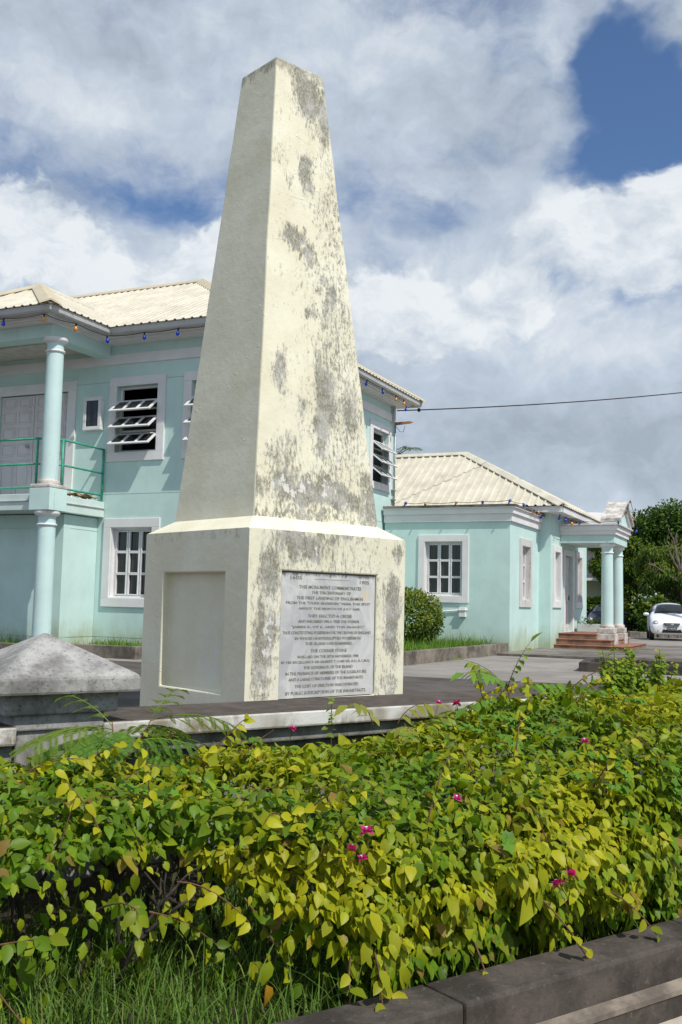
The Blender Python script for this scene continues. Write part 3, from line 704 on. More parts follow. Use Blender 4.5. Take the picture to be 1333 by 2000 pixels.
def window_awning(loc, rot, w, h, s=.19):
    wd = surround(MB(), w, h, s).build('window', 'white', bld, False, .006, loc, rot)
    MB().ring(0.001, w-.001, .001, h-.001, .05, .10, .16).build('window_frame', 'louver', wd, False, .004)
    for k in range(2):
        z = h*(k+1)/3-.0
        MB().box(.05, w-.05, .11, .15, z-.03, z+.012).build('rail', 'louver', wd, False, .004)
    for k in range(3):
        zt = .34+k*(h-.36)/2.98+.02; sh = .43; ang = rad(52)
        T = Matrix.Translation((0, .05, zt+.02)) @ Matrix.Rotation(-ang, 4, 'X')
        sash = MB()
        for b in ((.0, w, -.03, 0, -.05, 0), (.0, w, -.03, 0, -sh, -sh+.055), (0, .06, -.03, 0, -sh+.055, -.05), (w-.06, w, -.03, 0, -sh+.055, -.05),
                  (w/3-.03, w/3+.03, -.03, 0, -sh+.055, -.05), (2*w/3-.03, 2*w/3+.03, -.03, 0, -sh+.055, -.05)):
            sash.xbox(T, *b)
        sash.build('sash', 'louver', wd, False, .004)
        for q in range(3):
            MB().xbox(T, w*q/3+.04, w*(q+1)/3-.04, -.018, -.012, -sh+.05, -.045).build('pane', 'dark_glass', wd)
    return wd
window_awning((-6.39, -7.4, 4.13), 0, 1.02, 1.39)
window_awning((-4.55, -7.4, 4.13), 0, .75, 1.39)
window_awning((-3.4, -.82, 4.26), PI2, 1.04, 1.36)
window_casement((-6.39, -7.4, 1.13), 0, 1.01, 1.44, .185)
window_casement((-2.22, 0, 1.38), 0, 1.0, 1.37, .17)
window_casement((0, 1.08, 1.33), PI2, .83, 1.38, .19, 'dirty_white')
window_casement((.32, 3.40, 1.33), PI2, .68, 1.36, .18, 'white', 2)
window_casement((.32, 6.40, 1.33), PI2, .68, 1.36, .18, 'white', 2)
# doors --------------------------------------------------------------
def door_leaf(parent, x0, x1, z0, z1, y, m='door', rows=(.0, .42, .57, .72, .87), cols=2):
    d = MB().box(x0, x1, y, y+.045, z0, z1).build('door', m, parent, False, .004)
    H = z1-z0; rows = list(rows)+[1.0]; mx = .07; cw = (x1-x0-mx*(cols+1))/cols
    for i in range(len(rows)-1):
        for j in range(cols):
            a = x0+mx+j*(cw+mx); zz0 = z0+H*rows[i]+.05; zz1 = z0+H*rows[i+1]-.025
            MB().ring(a, a+cw, zz0, zz1, .022, y-.014, y-.0005).build('moulding', m, d, False, .004)
            MB().box(a+.05, a+cw-.05, y-.012, y-.0005, zz0+.05, zz1-.05).build('panel', m, d, False, .008)
    return d
dr = surround(MB(), 1.90, 2.41, .21).build('door_surround', 'white', bld, False, .006, (-9.57, -7.4, 3.1))
dr.data.transform(Matrix.Translation((0, 0, 0)))
d1 = door_leaf(bld, -9.56, -8.63, 3.112, 5.49, -7.37); d2 = door_leaf(bld, -8.615, -7.68, 3.112, 5.49, -7.37)
hb = MB().lathe([(.012, 0), (.012, .05), (.034, .055), (.04, .08), (.03, .1), (0.004, .104)], 14).build('handle', 'metal', d1, True, loc=(-8.72, -7.372, 4.36), rot=(PI2, 0, 0))
for z in (3.5, 5.2): MB().box(-7.69, -7.675, -7.385, -7.37, z, z+.09).build('hinge', 'black', d2)
# single-storey front bay
wall_part(3.34, -.12, 3.60, [(1.12, 2.12, 1.38, 2.75)], (-3.34, 0, 0), 0)
wall_part(2.75, -.12, 3.60, [(.878, 1.708, 1.33, 2.71)], (0, .202, 0), PI2)
MB().box(-3.3, -.1, .19, 2.95, 3.40, 3.45).build('flat_roof', 'bed_kerb', bld)
MB().sweep([(-.02, 3.25), (.06, 3.25), (.06, 3.43), (.075, 3.435), (.11, 3.44), (.11, 3.575), (.16, 3.58), (.16, 3.60), (-.2, 3.60), (-.02, 3.55)], [(-3.34, 0), (0, 0), (0, 2.95)]).build('cornice', 'white', bld)
MB().sweep([(-.21, 3.602), (.17, 3.602), (.17, 3.665), (-.21, 3.665)], [(-3.34, 0), (0, 0), (0, 2.95)]).build('parapet_cap', 'bed_kerb', bld, False, .006)
# hall behind it
wall_part(.33, -.12, 3.8, [], (-.005, 2.95, 0), 0)
wall_part(4.6, -.12, 3.8, [(.25, .93, 1.33, 2.69), (1.57, 2.57, .46, 2.66), (3.25, 3.93, 1.33, 2.69)], (.32, 3.152, 0), PI2)
wall_part(3.9, -.12, 3.8, [], (.317, 7.952, 0), math.pi)
wall_part(7, -.12, 3.8, [], (-3.6, 8.0, 0), math.pi)
MB().box(-3.5, .1, 3.2, 7.6, 3.7, 3.76).build('ceiling', 'interior', bld)
MB().sweep([(-.5, 3.70), (.0, 3.70), (.0, 3.86), (-.06, 3.86), (-.06, 3.76), (-.5, 3.76)], [(-8, 2.52), (.72, 2.52), (.72, 8.2), (-8, 8.2)]).build('fascia', 'white', bld, False, .005)
for a in hip_roof(-9.5, .76, 2.48, 8.24, 3.875, 2.88, 1.95, False, True, 'FRB', 3.6):
    mb = MB(); corrugated(mb, *a, pitch=.235, amp=.04); mb.build('roof_slope', 'roof', bld)
ridge_cap((-9.5, 5.36, 5.825), (-2.84, 5.36, 5.825), .16, 'roof')
ridge_cap((.76, 2.48, 3.90), (-2.84, 5.36, 5.825), .18, 'roof')
ridge_cap((.76, 8.24, 3.90), (-2.84, 5.36, 5.825), .18, 'roof')
sd = surround(MB(), 1.0, 2.2, .17).build('door_surround', 'white', bld, False, .006, (.32, 4.722, .46), PI2)
sd2 = door_leaf(bld, 0.01, .99, 0.0, 2.18, .08, 'door', (0, .4, .56, .72, .86))
sd2.location = (.32, 4.722, .462); sd2.rotation_euler = (0, 0, PI2)
MB().box(.86, .93, .055, .08, .92, 1.06).build('handle', 'black', sd2)
# portico
px0, px1, py0, py1 = .325, 1.82, 4.15, 6.31
MB().box(px0, px1, py0, py1, 2.97, 3.20).build('porch_beam', 'mint', bld, False, .01)
MB().sweep([(-.3, 3.20), (.05, 3.20), (.05, 3.31), (.06, 3.315), (.10, 3.33), (.10, 3.455), (-.3, 3.455)], [(px0, py0), (px1, py0), (px1, py1), (px0, py1)]).build('cornice', 'white', bld, False, .005)
MB().sweep([(-.3, 3.457), (.14, 3.457), (.14, 3.50), (-.3, 3.50)], [(px0, py0), (px1+.02, py0), (px1+.02, py1), (px0, py1)]).build('parapet_cap', 'dirty_white', bld, False, .006)
MB().box(px0, px1-.1, py0+.1, py1-.1, 3.42, 3.47).build('flat_roof', 'bed_kerb', bld)
ym = (py0+py1)/2
MB().add([(px1-.30, py0+.05, 3.50), (px1-.30, py1-.05, 3.50), (px1-.30, ym, 4.02), (px1+.06, py0+.05, 3.50), (px1+.06, py1-.05, 3.50), (px1+.06, ym, 4.02)],
         [(0, 2, 1), (3, 4, 5), (0, 1, 4, 3), (1, 2, 5, 4), (2, 0, 3, 5)]).build('pediment', 'mint', bld)
for sgn in (-1, 1):
    for w_, h_, xx, dz in ((.0, .10, .12, 0), (.0, .07, .19, .10)):
        ye = ym+sgn*((py1-py0)/2+.10)
        a0 = Vector((0, ym, 4.06+dz)); a1 = Vector((0, ye, 3.48+dz)); V = []
        for xx_ in (px1-.36, px1+xx):
            V += [(xx_, a0.y, a0.z), (xx_, a1.y, a1.z), (xx_, a1.y, a1.z+h_), (xx_, a0.y, a0.z+h_)]
        MB().add(V, [(0, 1, 2, 3), (7, 6, 5, 4), (0, 4, 5, 1), (1, 5, 6, 2), (2, 6, 7, 3), (3, 7, 4, 0)]).build('raking_cornice', 'plinth' if dz else 'white', bld, False, .004)
for yy in (4.40, 6.06):
    column(bld, 1.58, yy, .62, 2.97, .165, .152, True, 'mint_col', 1.35)
    MB().box(1.58-.26, 1.58+.26, yy-.26, yy+.26, .155, .47).build('plinth', 'plinth', bld, False, .02)
    MB().box(1.58-.23, 1.58+.23, yy-.23, yy+.23, .472, .62).build('plinth', 'plinth', bld, False, .02)
for i, (g, zt) in enumerate(((.0, .46), (.28, .31), (.56, .16))):
    st = MB().box(.325, 1.35+g*1.6, 3.98-g, 6.5+g, zt-.15-(.06 if i == 2 else 0), zt-.03).build('step', 'step', bld, False, .008)
    MB().box(.325, 1.37+g*1.6, 3.96-g, 6.52+g, zt-.029, zt).build('tread', 'red_tile', st, False, .008)
# small fixtures on the building
MB().tube([(-3.33, .48, 6.40), (-3.33, .48, 6.05), (-3.36, .47, 5.98)], .05, 8).build('downpipe', 'gutter', bld, True)
MB().tube([(-1.06, -.03, 1.05), (-1.9, -.03, .97), (-3.3, -.03, .95)], .016, 6).build('conduit', 'white', bld, True)
MB().box(-1.27, -1.10, -.10, -.003, .86, 1.10).build('junction_box', 'white', bld, False, .008)
MB().box(-1.29, -1.08, -.12, -.003, 1.02, 1.05).build('junction_box', 'white', bld, False, .004)

def child_of_building(name, label, cat, loc, rotz=0., group=None):
    v = BF @ Vector(loc); return thing(name, label, cat, v, rad(-24.72)+rotz, group)
nb = child_of_building('notice_case', 'small white framed glass case on the mint wall beside the balcony door', 'display case', (-7.18, -7.4, 4.62))
MB().ring(0, .46, 0, .70, .075, -.12, -.002).build('case_frame', 'white', nb, False, .006)
MB().box(.076, .384, -.05, -.03, .076, .624).build('case_back', 'interior', nb)
MB().box(.076, .384, -.105, -.10, .076, .624).build('pane', 'dark_glass', nb)
cl = child_of_building('ceiling_light', 'long fluorescent light fitting under the porch ceiling', 'light fitting', (-8.0, -8.55, 6.24))
MB().add([(-.75, -.08, .06), (.75, -.08, .06), (.75, .08, .06), (-.75, .08, .06), (-.72, -.05, 0), (.72, -.05, 0), (.72, .05, 0), (-.72, .05, 0)],
         [(0, 1, 2, 3), (7, 6, 5, 4), (0, 4, 5, 1), (1, 5, 6, 2), (2, 6, 7, 3), (3, 7, 4, 0)]).build('light_body', 'soffit', cl)
MB().tube([(-.68, 0, -.012), (.68, 0, -.012)], .016, 8).build('light_tube', 'white', cl, True)
cb = child_of_building('cardboard_sheet', 'crumpled brown cardboard lying on the balcony edge under the rail', 'cardboard', (-6.80, -8.55, 3.1))
q = MB(); gx, gy = 7, 12
for i in range(gx):
    for j in range(gy):
        q.v.append((-.1+.30*i/(gx-1), -.05+.95*j/(gy-1), .02+.09*abs(math.sin(i*1.1+j*.6))*(1-abs(j/(gy-1)-.5))+random.uniform(0, .03)))
q.f = [(i*gy+j, i*gy+gy+j, i*gy+gy+j+1, i*gy+j+1) for i in range(gx-1) for j in range(gy-1)]
so = q.build('cardboard', 'card', cb); so.modifiers.new('Solidify', 'SOLIDIFY').thickness = .006
tr = child_of_building('planter_trough', 'pale mint planter trough with green plants beside the porch steps', 'planter', (.42, 6.02, .462))
tm = MB(); tm.ring(0, 1, 0, 1, .05, 0, 1); tm.v = [(x*.9, z*.42, y*.24) for x, y, z in tm.v]; tm.build('trough', 'mint_trough', tr, False, .01)
MB().box(.04, .86, .03, .39, .14, .2).build('soil', 'soil', tr)

# festoon lights -------------------------------------------------------
bulb_prof = [(.008, .0), (.024, -.012), (.036, -.04), (.040, -.065), (.033, -.09), (.016, -.106), (.003, -.110)]
bulb_me = {c: MB().lathe([(r, z) for r, z in bulb_prof][::-1], 14).mesh('bulb') for c in ('blue', 'orange')}
for c in bulb_me: bulb_me[c].materials.append(M[c+'_bulb']); bulb_me[c].polygons.foreach_set('use_smooth', [True]*len(bulb_me[c].polygons))
sock_me = MB().lathe([(.017, 0), (.019, .045), (.010, .055)], 10).mesh('socket'); sock_me.materials.append(M['black'])
def festoon(label, bulbs, sag=.03, start=None, end=None, up=False):
    """bulbs: list of (x,y,z,colour[,tilt]) in the building frame; the wire runs through them"""
    x, y, z = bulbs[0][:3]
    t = child_of_building('festoon_light_string', label, 'string lights', (x, y, z), 0, 'festoon lights on the building')
    pts = []
    B_ = ([start] if start else [])+[b[:3] for b in bulbs]+([end] if end else [])
    for a, b in zip(B_[:-1], B_[1:]):
        for k in range(4):
            f = k/4; pts.append((a[0]+(b[0]-a[0])*f-x, a[1]+(b[1]-a[1])*f-y, a[2]+(b[2]-a[2])*f-z-sag*math.sin(math.pi*f)+.05))
    b = B_[-1]; pts.append((b[0]-x, b[1]-y, b[2]-z+.05))
    MB().tube(pts, .007, 5).build('wire', 'black', t)
    for i, b in enumerate(bulbs):
        tilt = b[4] if len(b) > 4 else (random.uniform(-.25, .25), random.uniform(-.25, .25))
        o = link('bulb', bulb_me[b[3]], None, t, loc=(b[0]-x, b[1]-y, b[2]-z), rot=(tilt[0], tilt[1], 0))
        o.scale = (.95,)*3
        link('socket', sock_me, None, o)
    return t
c_, d_ = 'blue', 'orange'
festoon('blue and orange bulbs hanging under the gutter of the upstairs porch and front eave',
        [(-9.0, -9.72, 6.40, c_), (-7.4, -9.72, 6.40, c_), (-6.42, -9.70, 6.40, d_), (-6.28, -8.95, 6.40, d_), (-6.22, -8.05, 6.38, c_), (-5.38, -7.95, 6.40, c_), (-4.58, -7.95, 6.41, c_), (-3.7, -7.95, 6.41, d_), (-2.95, -7.95, 6.41, c_)])
festoon('blue and orange bulbs under the upper eave right of the obelisk, above the louvred window',
        [(-2.88, -5.2, 6.43, d_), (-2.88, -3.9, 6.43, c_), (-2.88, -2.45, 6.43, c_), (-2.88, -1.45, 6.43, c_), (-2.88, -.55, 6.43, d_), (-2.88, .02, 6.43, d_), (-2.85, .12, 6.28, c_)])
L_ = (2.4, .2); L2 = (2.0, -.5)
festoon('blue and orange bulbs lying along the parapet cornice of the low wing',
        [(-2.72, -.19, 3.69, c_, L_), (-2.17, -.19, 3.68, d_, L2), (-1.36, -.19, 3.68, d_, L_), (-.66, -.19, 3.69, c_, L2), (.02, -.19, 3.70, c_, L_), (.19, .55, 3.69, c_, L2), (.2, 1.55, 3.63, d_, (.5, .8)), (.2, 1.95, 3.65, d_, (1.6, .4)), (.2, 2.5, 3.60, c_, (.4, .9))])
festoon('bulbs hanging from the hall eave and draped along the entrance porch pediment',
        [(.62, 2.7, 3.60, c_), (.68, 3.2, 3.58, c_), (.69, 3.9, 3.55, d_), (.69, 4.5, 3.54, d_), (.9, 4.03, 3.52, c_, (2.2, .4)), (1.95, 4.03, 3.52, c_, (2.2, -.4)), (2.05, 4.75, 3.86, d_, (1.3, .6)), (2.08, 5.23, 4.22, d_, (1.5, 1.0)), (2.1, 5.9, 3.84, d_, (1.2, .5)), (2.1, 6.3, 3.5, c_)])

# antenna and cable
an = child_of_building('antenna', 'rusty orange aerial on a thin mast at the back corner of the upper block', 'antenna', (-3.36, .66, 3.6))
MB().tube([(0, 0, 0), (0, 0, 2.42)], .022, 8).build('mast', 'metal', an, True)
MB().add([(.0, -.02, 2.33), (.42, -.02, 2.36), (.52, 0, 2.39), (.42, .02, 2.36), (0, .02, 2.33), (0, -.02, 2.41), (.42, -.02, 2.42), (.42, .02, 2.42), (0, .02, 2.41)],
         [(0, 1, 6, 5), (1, 2, 6), (2, 3, 7), (6, 2, 7), (3, 4, 8, 7), (5, 6, 7, 8), (0, 5, 8, 4), (0, 4, 3, 2, 1)]).build('boom', 'rust', an)
for k in range(7):
    MB().tube([(.05+k*.06, -.16+k*.014, 2.37), (.05+k*.06, .16-k*.014, 2.37)], .006, 5).build('rod', 'metal', an)
MB().tube([(.02, 0, 2.3), (.12, .03, 2.16), (.22, .02, 2.14), (.28, 0, 2.3)], .007, 5).build('wire', 'black', an)
for z in (.55, .3): MB().box(-.06, .05, -.14, .03, z, z+.03).build('bracket', 'metal', an)
p0 = BF @ Vector((-3.3, .62, 6.32)); p1 = Vector((16.2, 36.0, 10.1)); pl = thing('power_line', 'black overhead cable strung from the upper roof corner across the sky', 'cable', p0)
pts = []
for k in range(25):
    f = k/24; v = p0.lerp(p1, f)-p0; v.z -= .18*4*f*(1-f); pts.append(v)
MB().tube(pts, .017, 5).build('wire', 'black', pl)
MB().lathe([(.02, -.05), (.045, -.03), (.045, .03), (.02, .05)], 8).build('insulator', 'black', pl, loc=(pts[1]))
up = thing('utility_pole', 'brown timber utility pole that carries the overhead cable', 'pole', (16.2, 36, G))
MB().lathe([(.16, 0), (.11, 10.2)], 12).build('pole', 'pole_wood', up, True)
MB().box(-.9, .9, -.06, .06, 9.85, 10.0).build('crossarm', 'pole_wood', up, False, .01)

# planting beds by the building ------------------------------------------
def along(F_, path, w, h, name, label, m):
    t = thing(name, label, 'kerb'); t.matrix_world = F_
    MB().sweep([(0, -.08), (0, h), (-w, h), (-w, -.08)], path).build('kerb_stone', m, t, False, .012); return t
along(BF, [(-3.2, -6.9), (-.15, -6.6), (.0, -1.0), (-.02, -.03)], .16, .26, 'bed_kerb', 'mossy concrete kerb of the grass bed in front of the low wing', 'bed_kerb')
tag(MB().add([(-3.38, -6.75, .20), (-.3, -6.5, .20), (-.15, -.02, .20), (-3.38, -.02, .20)], [(0, 1, 2, 3)]).build('bed_soil', 'soil'), kind='structure').matrix_world = BF
along(BF, [(-6.42, -8.85), (-4.62, -8.85), (-4.62, -7.42)], .16, .24, 'bed_kerb', 'brown kerb of the small grass bed under the lower left window', 'bed_kerb')
tag(MB().add([(-6.4, -8.75, .17), (-4.75, -8.75, .17), (-4.75, -7.42, .17), (-6.4, -7.42, .17)], [(0, 1, 2, 3)]).build('bed_soil', 'soil'), kind='structure').matrix_world = BF
along(BF, [(-12.4, -9.35), (-7.05, -9.35), (-7.05, -8.47)], .16, .22, 'bed_kerb', 'dark kerb of the grass strip along the porch wall', 'bed_kerb')
tag(MB().add([(-12.3, -9.25, .15), (-7.2, -9.25, .15), (-7.2, -8.47, .15), (-12.3, -8.47, .15)], [(0, 1, 2, 3)]).build('bed_soil', 'soil'), kind='structure').matrix_world = BF
isl = thing('traffic_island_kerb', 'low grey concrete kerb of a planted island in the yard', 'kerb', (4.55, 18.5, G), rad(-18))
MB().sweep([(0, -.05), (0, .17), (-.16, .17), (-.16, -.05)], [(4.2, 2.0), (4.2, 1.5), (0, 1.5), (0, 0), (6, 0)][::-1]).build('kerb_stone', 'kerb', isl, False, .012)

# ------------------------------------------------------------------ foliage tools
def unit(a): return a/np.maximum(1e-9, np.linalg.norm(a, axis=-1, keepdims=True))
def leaf_template(kind='ovate'):
    if kind == 'ovate':
        t = [0, .22, .22, .5, .5, .78, .78, 1.0, .22, .5, .78]; s = [0, -.40, .40, -.46, .46, -.25, .25, 0, 0, 0, 0]
        f = [(0, 8, 1), (0, 2, 8), (1, 8, 9, 3), (8, 2, 4, 9), (3, 9, 10, 5), (9, 4, 6, 10), (5, 10, 7), (10, 6, 7)]
    elif kind == 'ivy':
        t = [0, -.05, -.05, .25, .25, .45, .45, .62, .62, 1.0, .3, .6]; s = [0, -.42, .42, -.30, .30, -.62, .62, -.22, .22, 0, 0, 0]
        f = [(0, 10, 3, 1), (0, 2, 4, 10), (3, 10, 7, 5), (10, 4, 6, 8), (10, 11, 7), (10, 8, 11), (7, 11, 9), (11, 8, 9)]
    elif kind == 'lance':
        t = [0, .35, .35, .7, .7, 1.0, .35, .7]; s = [0, -.5, .5, -.36, .36, 0, 0, 0]
        f = [(0, 6, 1), (0, 2, 6), (1, 6, 7, 3), (6, 2, 4, 7), (3, 7, 5), (7, 4, 5)]
    else:                                             # small flat leaflet
        t = [0, .5, .5, 1.0]; s = [0, -.5, .5, 0]; f = [(0, 2, 3, 1)]
    return np.array(t), np.array(s), f
def leaves_mesh(name, P, Ax, Nn, L, Wd, gold=None, kind='ovate', fold=.30, droop=.22, curl=None):
    """P base points, Ax tip direction, Nn facing, L length, Wd width ratio"""
    t, s, f = leaf_template(kind); n = len(P); k = len(t)
    Ax = unit(Ax); Nn = unit(Nn-Ax*np.sum(Ax*Nn, -1, keepdims=True)); Sx = np.cross(Ax, Nn)
    L = np.broadcast_to(L, (n,)); Wd = np.broadcast_to(Wd, (n,))
    dr = np.broadcast_to(droop, (n,)) if curl is None else curl
    V = (P[:, None, :]+Ax[:, None, :]*(t[None, :, None]*L[:, None, None]) + Sx[:, None, :]*(s[None, :, None]*(L*Wd)[:, None, None])
         + Nn[:, None, :]*((np.abs(s)[None, :]*fold*Wd[:, None]-(t**2)[None, :]*dr[:, None])*L[:, None])[:, :, None])
    return np_mesh(name, V.reshape(-1, 3), f, n, k, gold)
def np_mesh(name, V, f, n, k, gold=None):
    me = bpy.data.meshes.new(name)
    li = np.concatenate([np.array(a) for a in f]); ls = np.array([len(a) for a in f])
    LI = (li[None, :]+(np.arange(n)*k)[:, None]).ravel().astype(np.int32); LT = np.tile(ls, n)
    ST = np.concatenate([[0], np.cumsum(LT)[:-1]]).astype(np.int32)
    me.vertices.add(len(V)); me.vertices.foreach_set('co', V.astype(np.float32).ravel())
    me.loops.add(len(LI)); me.loops.foreach_set('vertex_index', LI)
    me.polygons.add(len(LT)); me.polygons.foreach_set('loop_start', ST); me.polygons.foreach_set('loop_total', LT.astype(np.int32))
    if gold is not None:
        a = me.attributes.new('gold', 'FLOAT', 'FACE'); a.data.foreach_set('value', np.repeat(np.asarray(gold, dtype=np.float32), len(f)))
    me.update(calc_edges=True); me.polygons.foreach_set('use_smooth', [True]*len(me.polygons)); return me
def vnoise(p, seed=0, oct=3):
    """cheap smooth value noise from sums of sines, about -1..1"""
    r = np.random.default_rng(seed); out_ = 0; amp = 1; fr = 1
    for _ in range(oct):
        for _ in range(3):
            d = unit(r.normal(size=p.shape[-1])); out_ = out_+amp*np.sin(p@d*fr*2.2+r.uniform(0, 6.28))
        amp *= .55; fr *= 2.1
    return out_/3.6
def rnd_dir(n): return unit(rng.normal(size=(n, 3)))
def grass_mesh(name, P, H, gold, width=.006, lean=.5, seg=3):
    n = len(P); a = rng.uniform(0, 2*np.pi, n); d = np.stack([np.cos(a), np.sin(a), 0*a], 1); s = np.stack([-np.sin(a), np.cos(a), 0*a], 1)
    ln = rng.uniform(.15, 1.0, n)*lean; V = []
    for i in range(seg+1):
        f = i/seg; c = P+d*(H*ln*f**1.8)[:, None]; c[:, 2] += H*f*(1-.42*ln*f**1.5); w = width*(1-f)**.7
        if i < seg: V += [c-s*w*.5, c+s*w*.5]
        else: V += [c]
    k = len(V); V = np.stack(V, 1).reshape(-1, 3)
    fs = [(2*i, 2*i+1, 2*i+3, 2*i+2) for i in range(seg-1)]+[(2*seg-2, 2*seg-1, 2*seg)]
    return np_mesh(name, V, fs, n, k, gold)

# grass
n = 23000
gx = rng.uniform(-3.2, 2.2, n); gy = rng.uniform(.235, 1.9, n)
keep = rng.uniform(0, 1, n) < np.where(gx < .55, 1.0, .35)*(.55+.45*vnoise(np.stack([gx, gy], 1)*1.6, 3))
gx, gy = gx[keep], gy[keep]; P = np.stack([gx, gy, np.full(len(gx), .1)], 1)
H = rng.gamma(6, .035, len(gx))*(.85+.35*vnoise(P[:, :2]*2, 5)); H = np.clip(H, .08, .55)
gd = np.where(rng.uniform(size=len(gx)) < .12, rng.uniform(.4, 1, len(gx)), rng.uniform(0, .25, len(gx)))
o = tag(link('grass', grass_mesh('grass', P, H, gd, .0085, .95, 4), 'grass'), kind='stuff'); o.matrix_world = KF
def bed_grass(n, xr, yr, z, h):
    P = np.stack([rng.uniform(*xr, n), rng.uniform(*yr, n), np.full(n, z)], 1)
    H = rng.gamma(5, h/5, n)*(.8+.4*vnoise(P[:, :2]*2.5, 9))
    o = tag(link('grass', grass_mesh('grass', P, np.clip(H, .03, h*3), rng.uniform(0, 1, n)**2, .014, .8, 3), 'grass_far'), kind='stuff'); o.matrix_world = BF
bed_grass(5200, (-3.2, -.2), (-6.4, -.1), .2, .20)
bed_grass(900, (-6.3, -4.85), (-8.7, -7.45), .17, .14)
bed_grass(1500, (-12, -7.25), (-9.2, -8.5), .15, .20)
bed_grass(380, (-.1, 1.6), (-1.0, -.75), .0, .06)
bed_grass(260, (-3.0, -.2), (-7.1, -6.9), .0, .07)
# tufts along the back foot of the boundary wall and in the yard
n = 700; P = np.stack([rng.uniform(1.2, 3.4, n), .72+rng.gamma(1.2, .12, n), np.full(n, G)], 1)
o = tag(link('grass', grass_mesh('grass', P, rng.gamma(4, .030, n), rng.uniform(0, .5, n), .010, .6, 3), 'grass'), kind='stuff'); o.matrix_world = WF

# ------------------------------------------------------------------ hedge
hedge = thing('bougainvillea_hedge', 'clipped green and golden bougainvillea hedge with pink flowers along the kerb', 'hedge'); hedge.matrix_world = KF
NL = 66000
hx = rng.uniform(-2.3, 6.6, NL); ph = rng.uniform(rad(-62), rad(158), NL)
dep = rng.exponential(.085, NL); dep = np.minimum(dep, .6)
def hedge_pt(x, ph, dep):
    q = np.stack([x*1.5, ph*1.3], 1)
    lum = .14*vnoise(q*1.0, 11)+.10*vnoise(q*2.6, 12, 2)+.06*vnoise(q*6, 13, 2)
    rise = np.clip((x-.9)/1.6, 0, 1); rise = rise*rise*(3-2*rise)+.35*np.clip((x-2.6)/1.2, 0, 1)
    lf_ = np.clip((.12-x)/.5, 0, 1); lf_ = lf_*lf_*(3-2*lf_)
    yf = .29+.62*lf_-.08*np.exp(-((x-.55)/.35)**2)
    yb = 2.62+.02*x
    yc = (yf+yb)/2; ry = (yb-yf)/2
    zc = .45+.03*rise; rz = .375+.15*rise+.02*lf_
    c, s = np.cos(ph), np.sin(ph); e = 2/2.7
    cy = np.sign(c)*np.abs(c)**e; sz = np.sign(s)*np.abs(s)**e
    k = 1+lum-dep/.6
    y = yc-ry*cy*(1+lum*.9)+dep*cy; z = zc+rz*sz*(1+lum)-dep*sz
    nrm = unit(np.stack([lum*.6, -c*.9, s], 1))
    return np.stack([x, y, z], 1), nrm
P, Nn = hedge_pt(hx, ph, dep)
# the left end is bare underneath: an arched hollow with stems and grass
arch = .55+.08*np.exp(-((hx+.75)/.50)**2)+.08*vnoise(np.stack([hx*3, P[:, 1]*2], 1), 21)
cut = (P[:, 2] < arch-.33*np.clip((hx+.25)/.5, 0, 1)) & (rng.uniform(size=NL) < np.where(hx < .2, .93, .55))
cut |= P[:, 2] < .14
gapn = vnoise(np.stack([hx*2.4, ph*2.2], 1), 31)
cut |= (gapn > .62) & (dep < .07) & (ph < rad(60))
P, Nn, hx, ph, dep = P[~cut], Nn[~cut], hx[~cut], ph[~cut], dep[~cut]; NL = len(P)
down = np.array([0, 0, -1.0]); front = np.array([0, -1.0, 0])
Ax = Nn*.42+down*.62*(1.15-np.clip(Nn[:, 2:3], 0, 1)*.35)+rnd_dir(NL)*.55
Fa = Nn*.9+np.array([.1, -.25, .75])+rnd_dir(NL)*.55
cl_ = vnoise(np.stack([hx*2.0, ph*1.7], 1), 41)+.5*vnoise(np.stack([hx*5, ph*4], 1), 42)
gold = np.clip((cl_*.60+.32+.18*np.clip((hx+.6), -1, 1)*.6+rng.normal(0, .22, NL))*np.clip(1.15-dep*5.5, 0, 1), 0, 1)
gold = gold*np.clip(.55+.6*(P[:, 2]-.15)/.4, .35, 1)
Lf = rng.gamma(9, .0047, NL)*np.where(rng.uniform(size=NL) < .18, 1.35, 1)+.008; Wf = rng.uniform(.55, .74, NL)
curl = rng.uniform(.02, .5, NL)
camK = np.array((KF.inverted() @ Vector((0, 0, 1.6)))[:])
view = camK-P; dist = np.linalg.norm(view, axis=1); facing = np.abs(np.sum(unit(Fa)*view/dist[:, None], 1))
pw = KF.to_3x3()
def to_px(Pk):
    w_ = np.array(KF)[:3, :3]@Pk.T+np.array(KF)[:3, 3:4]; w_ = w_.T-np.array([0, 0, 1.6]); d = w_@np.array(fw)
    return 666.5+1976*(w_@np.array(R))/d, 1000-1976*(w_@np.array(U))/d
pxx, pyy = to_px(P)
score = Lf/dist*facing*np.exp(-dep*14)*(np.sum(Nn*view, 1) > 0)*((pxx > 0) & (pxx < 1333) & (pyy < 2000))
pick = np.argsort(-score*rng.uniform(.75, 1, NL))[:200]
rest = np.setdiff1d(np.arange(NL), pick)
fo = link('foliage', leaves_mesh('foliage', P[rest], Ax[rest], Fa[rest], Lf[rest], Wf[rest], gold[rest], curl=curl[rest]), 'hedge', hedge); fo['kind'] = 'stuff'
LM = []
for gq in (0.05, .35, .65, .95):
    for cq in (.1, .35):
        me = leaves_mesh('leaf', np.zeros((1, 3)), np.array([[1., 0, 0]]), np.array([[0, 0, 1.]]), np.array([1.]), np.array([.66]), np.array([gq]), curl=np.array([cq]))
        me.materials.append(M['hedge']); LM.append(me)
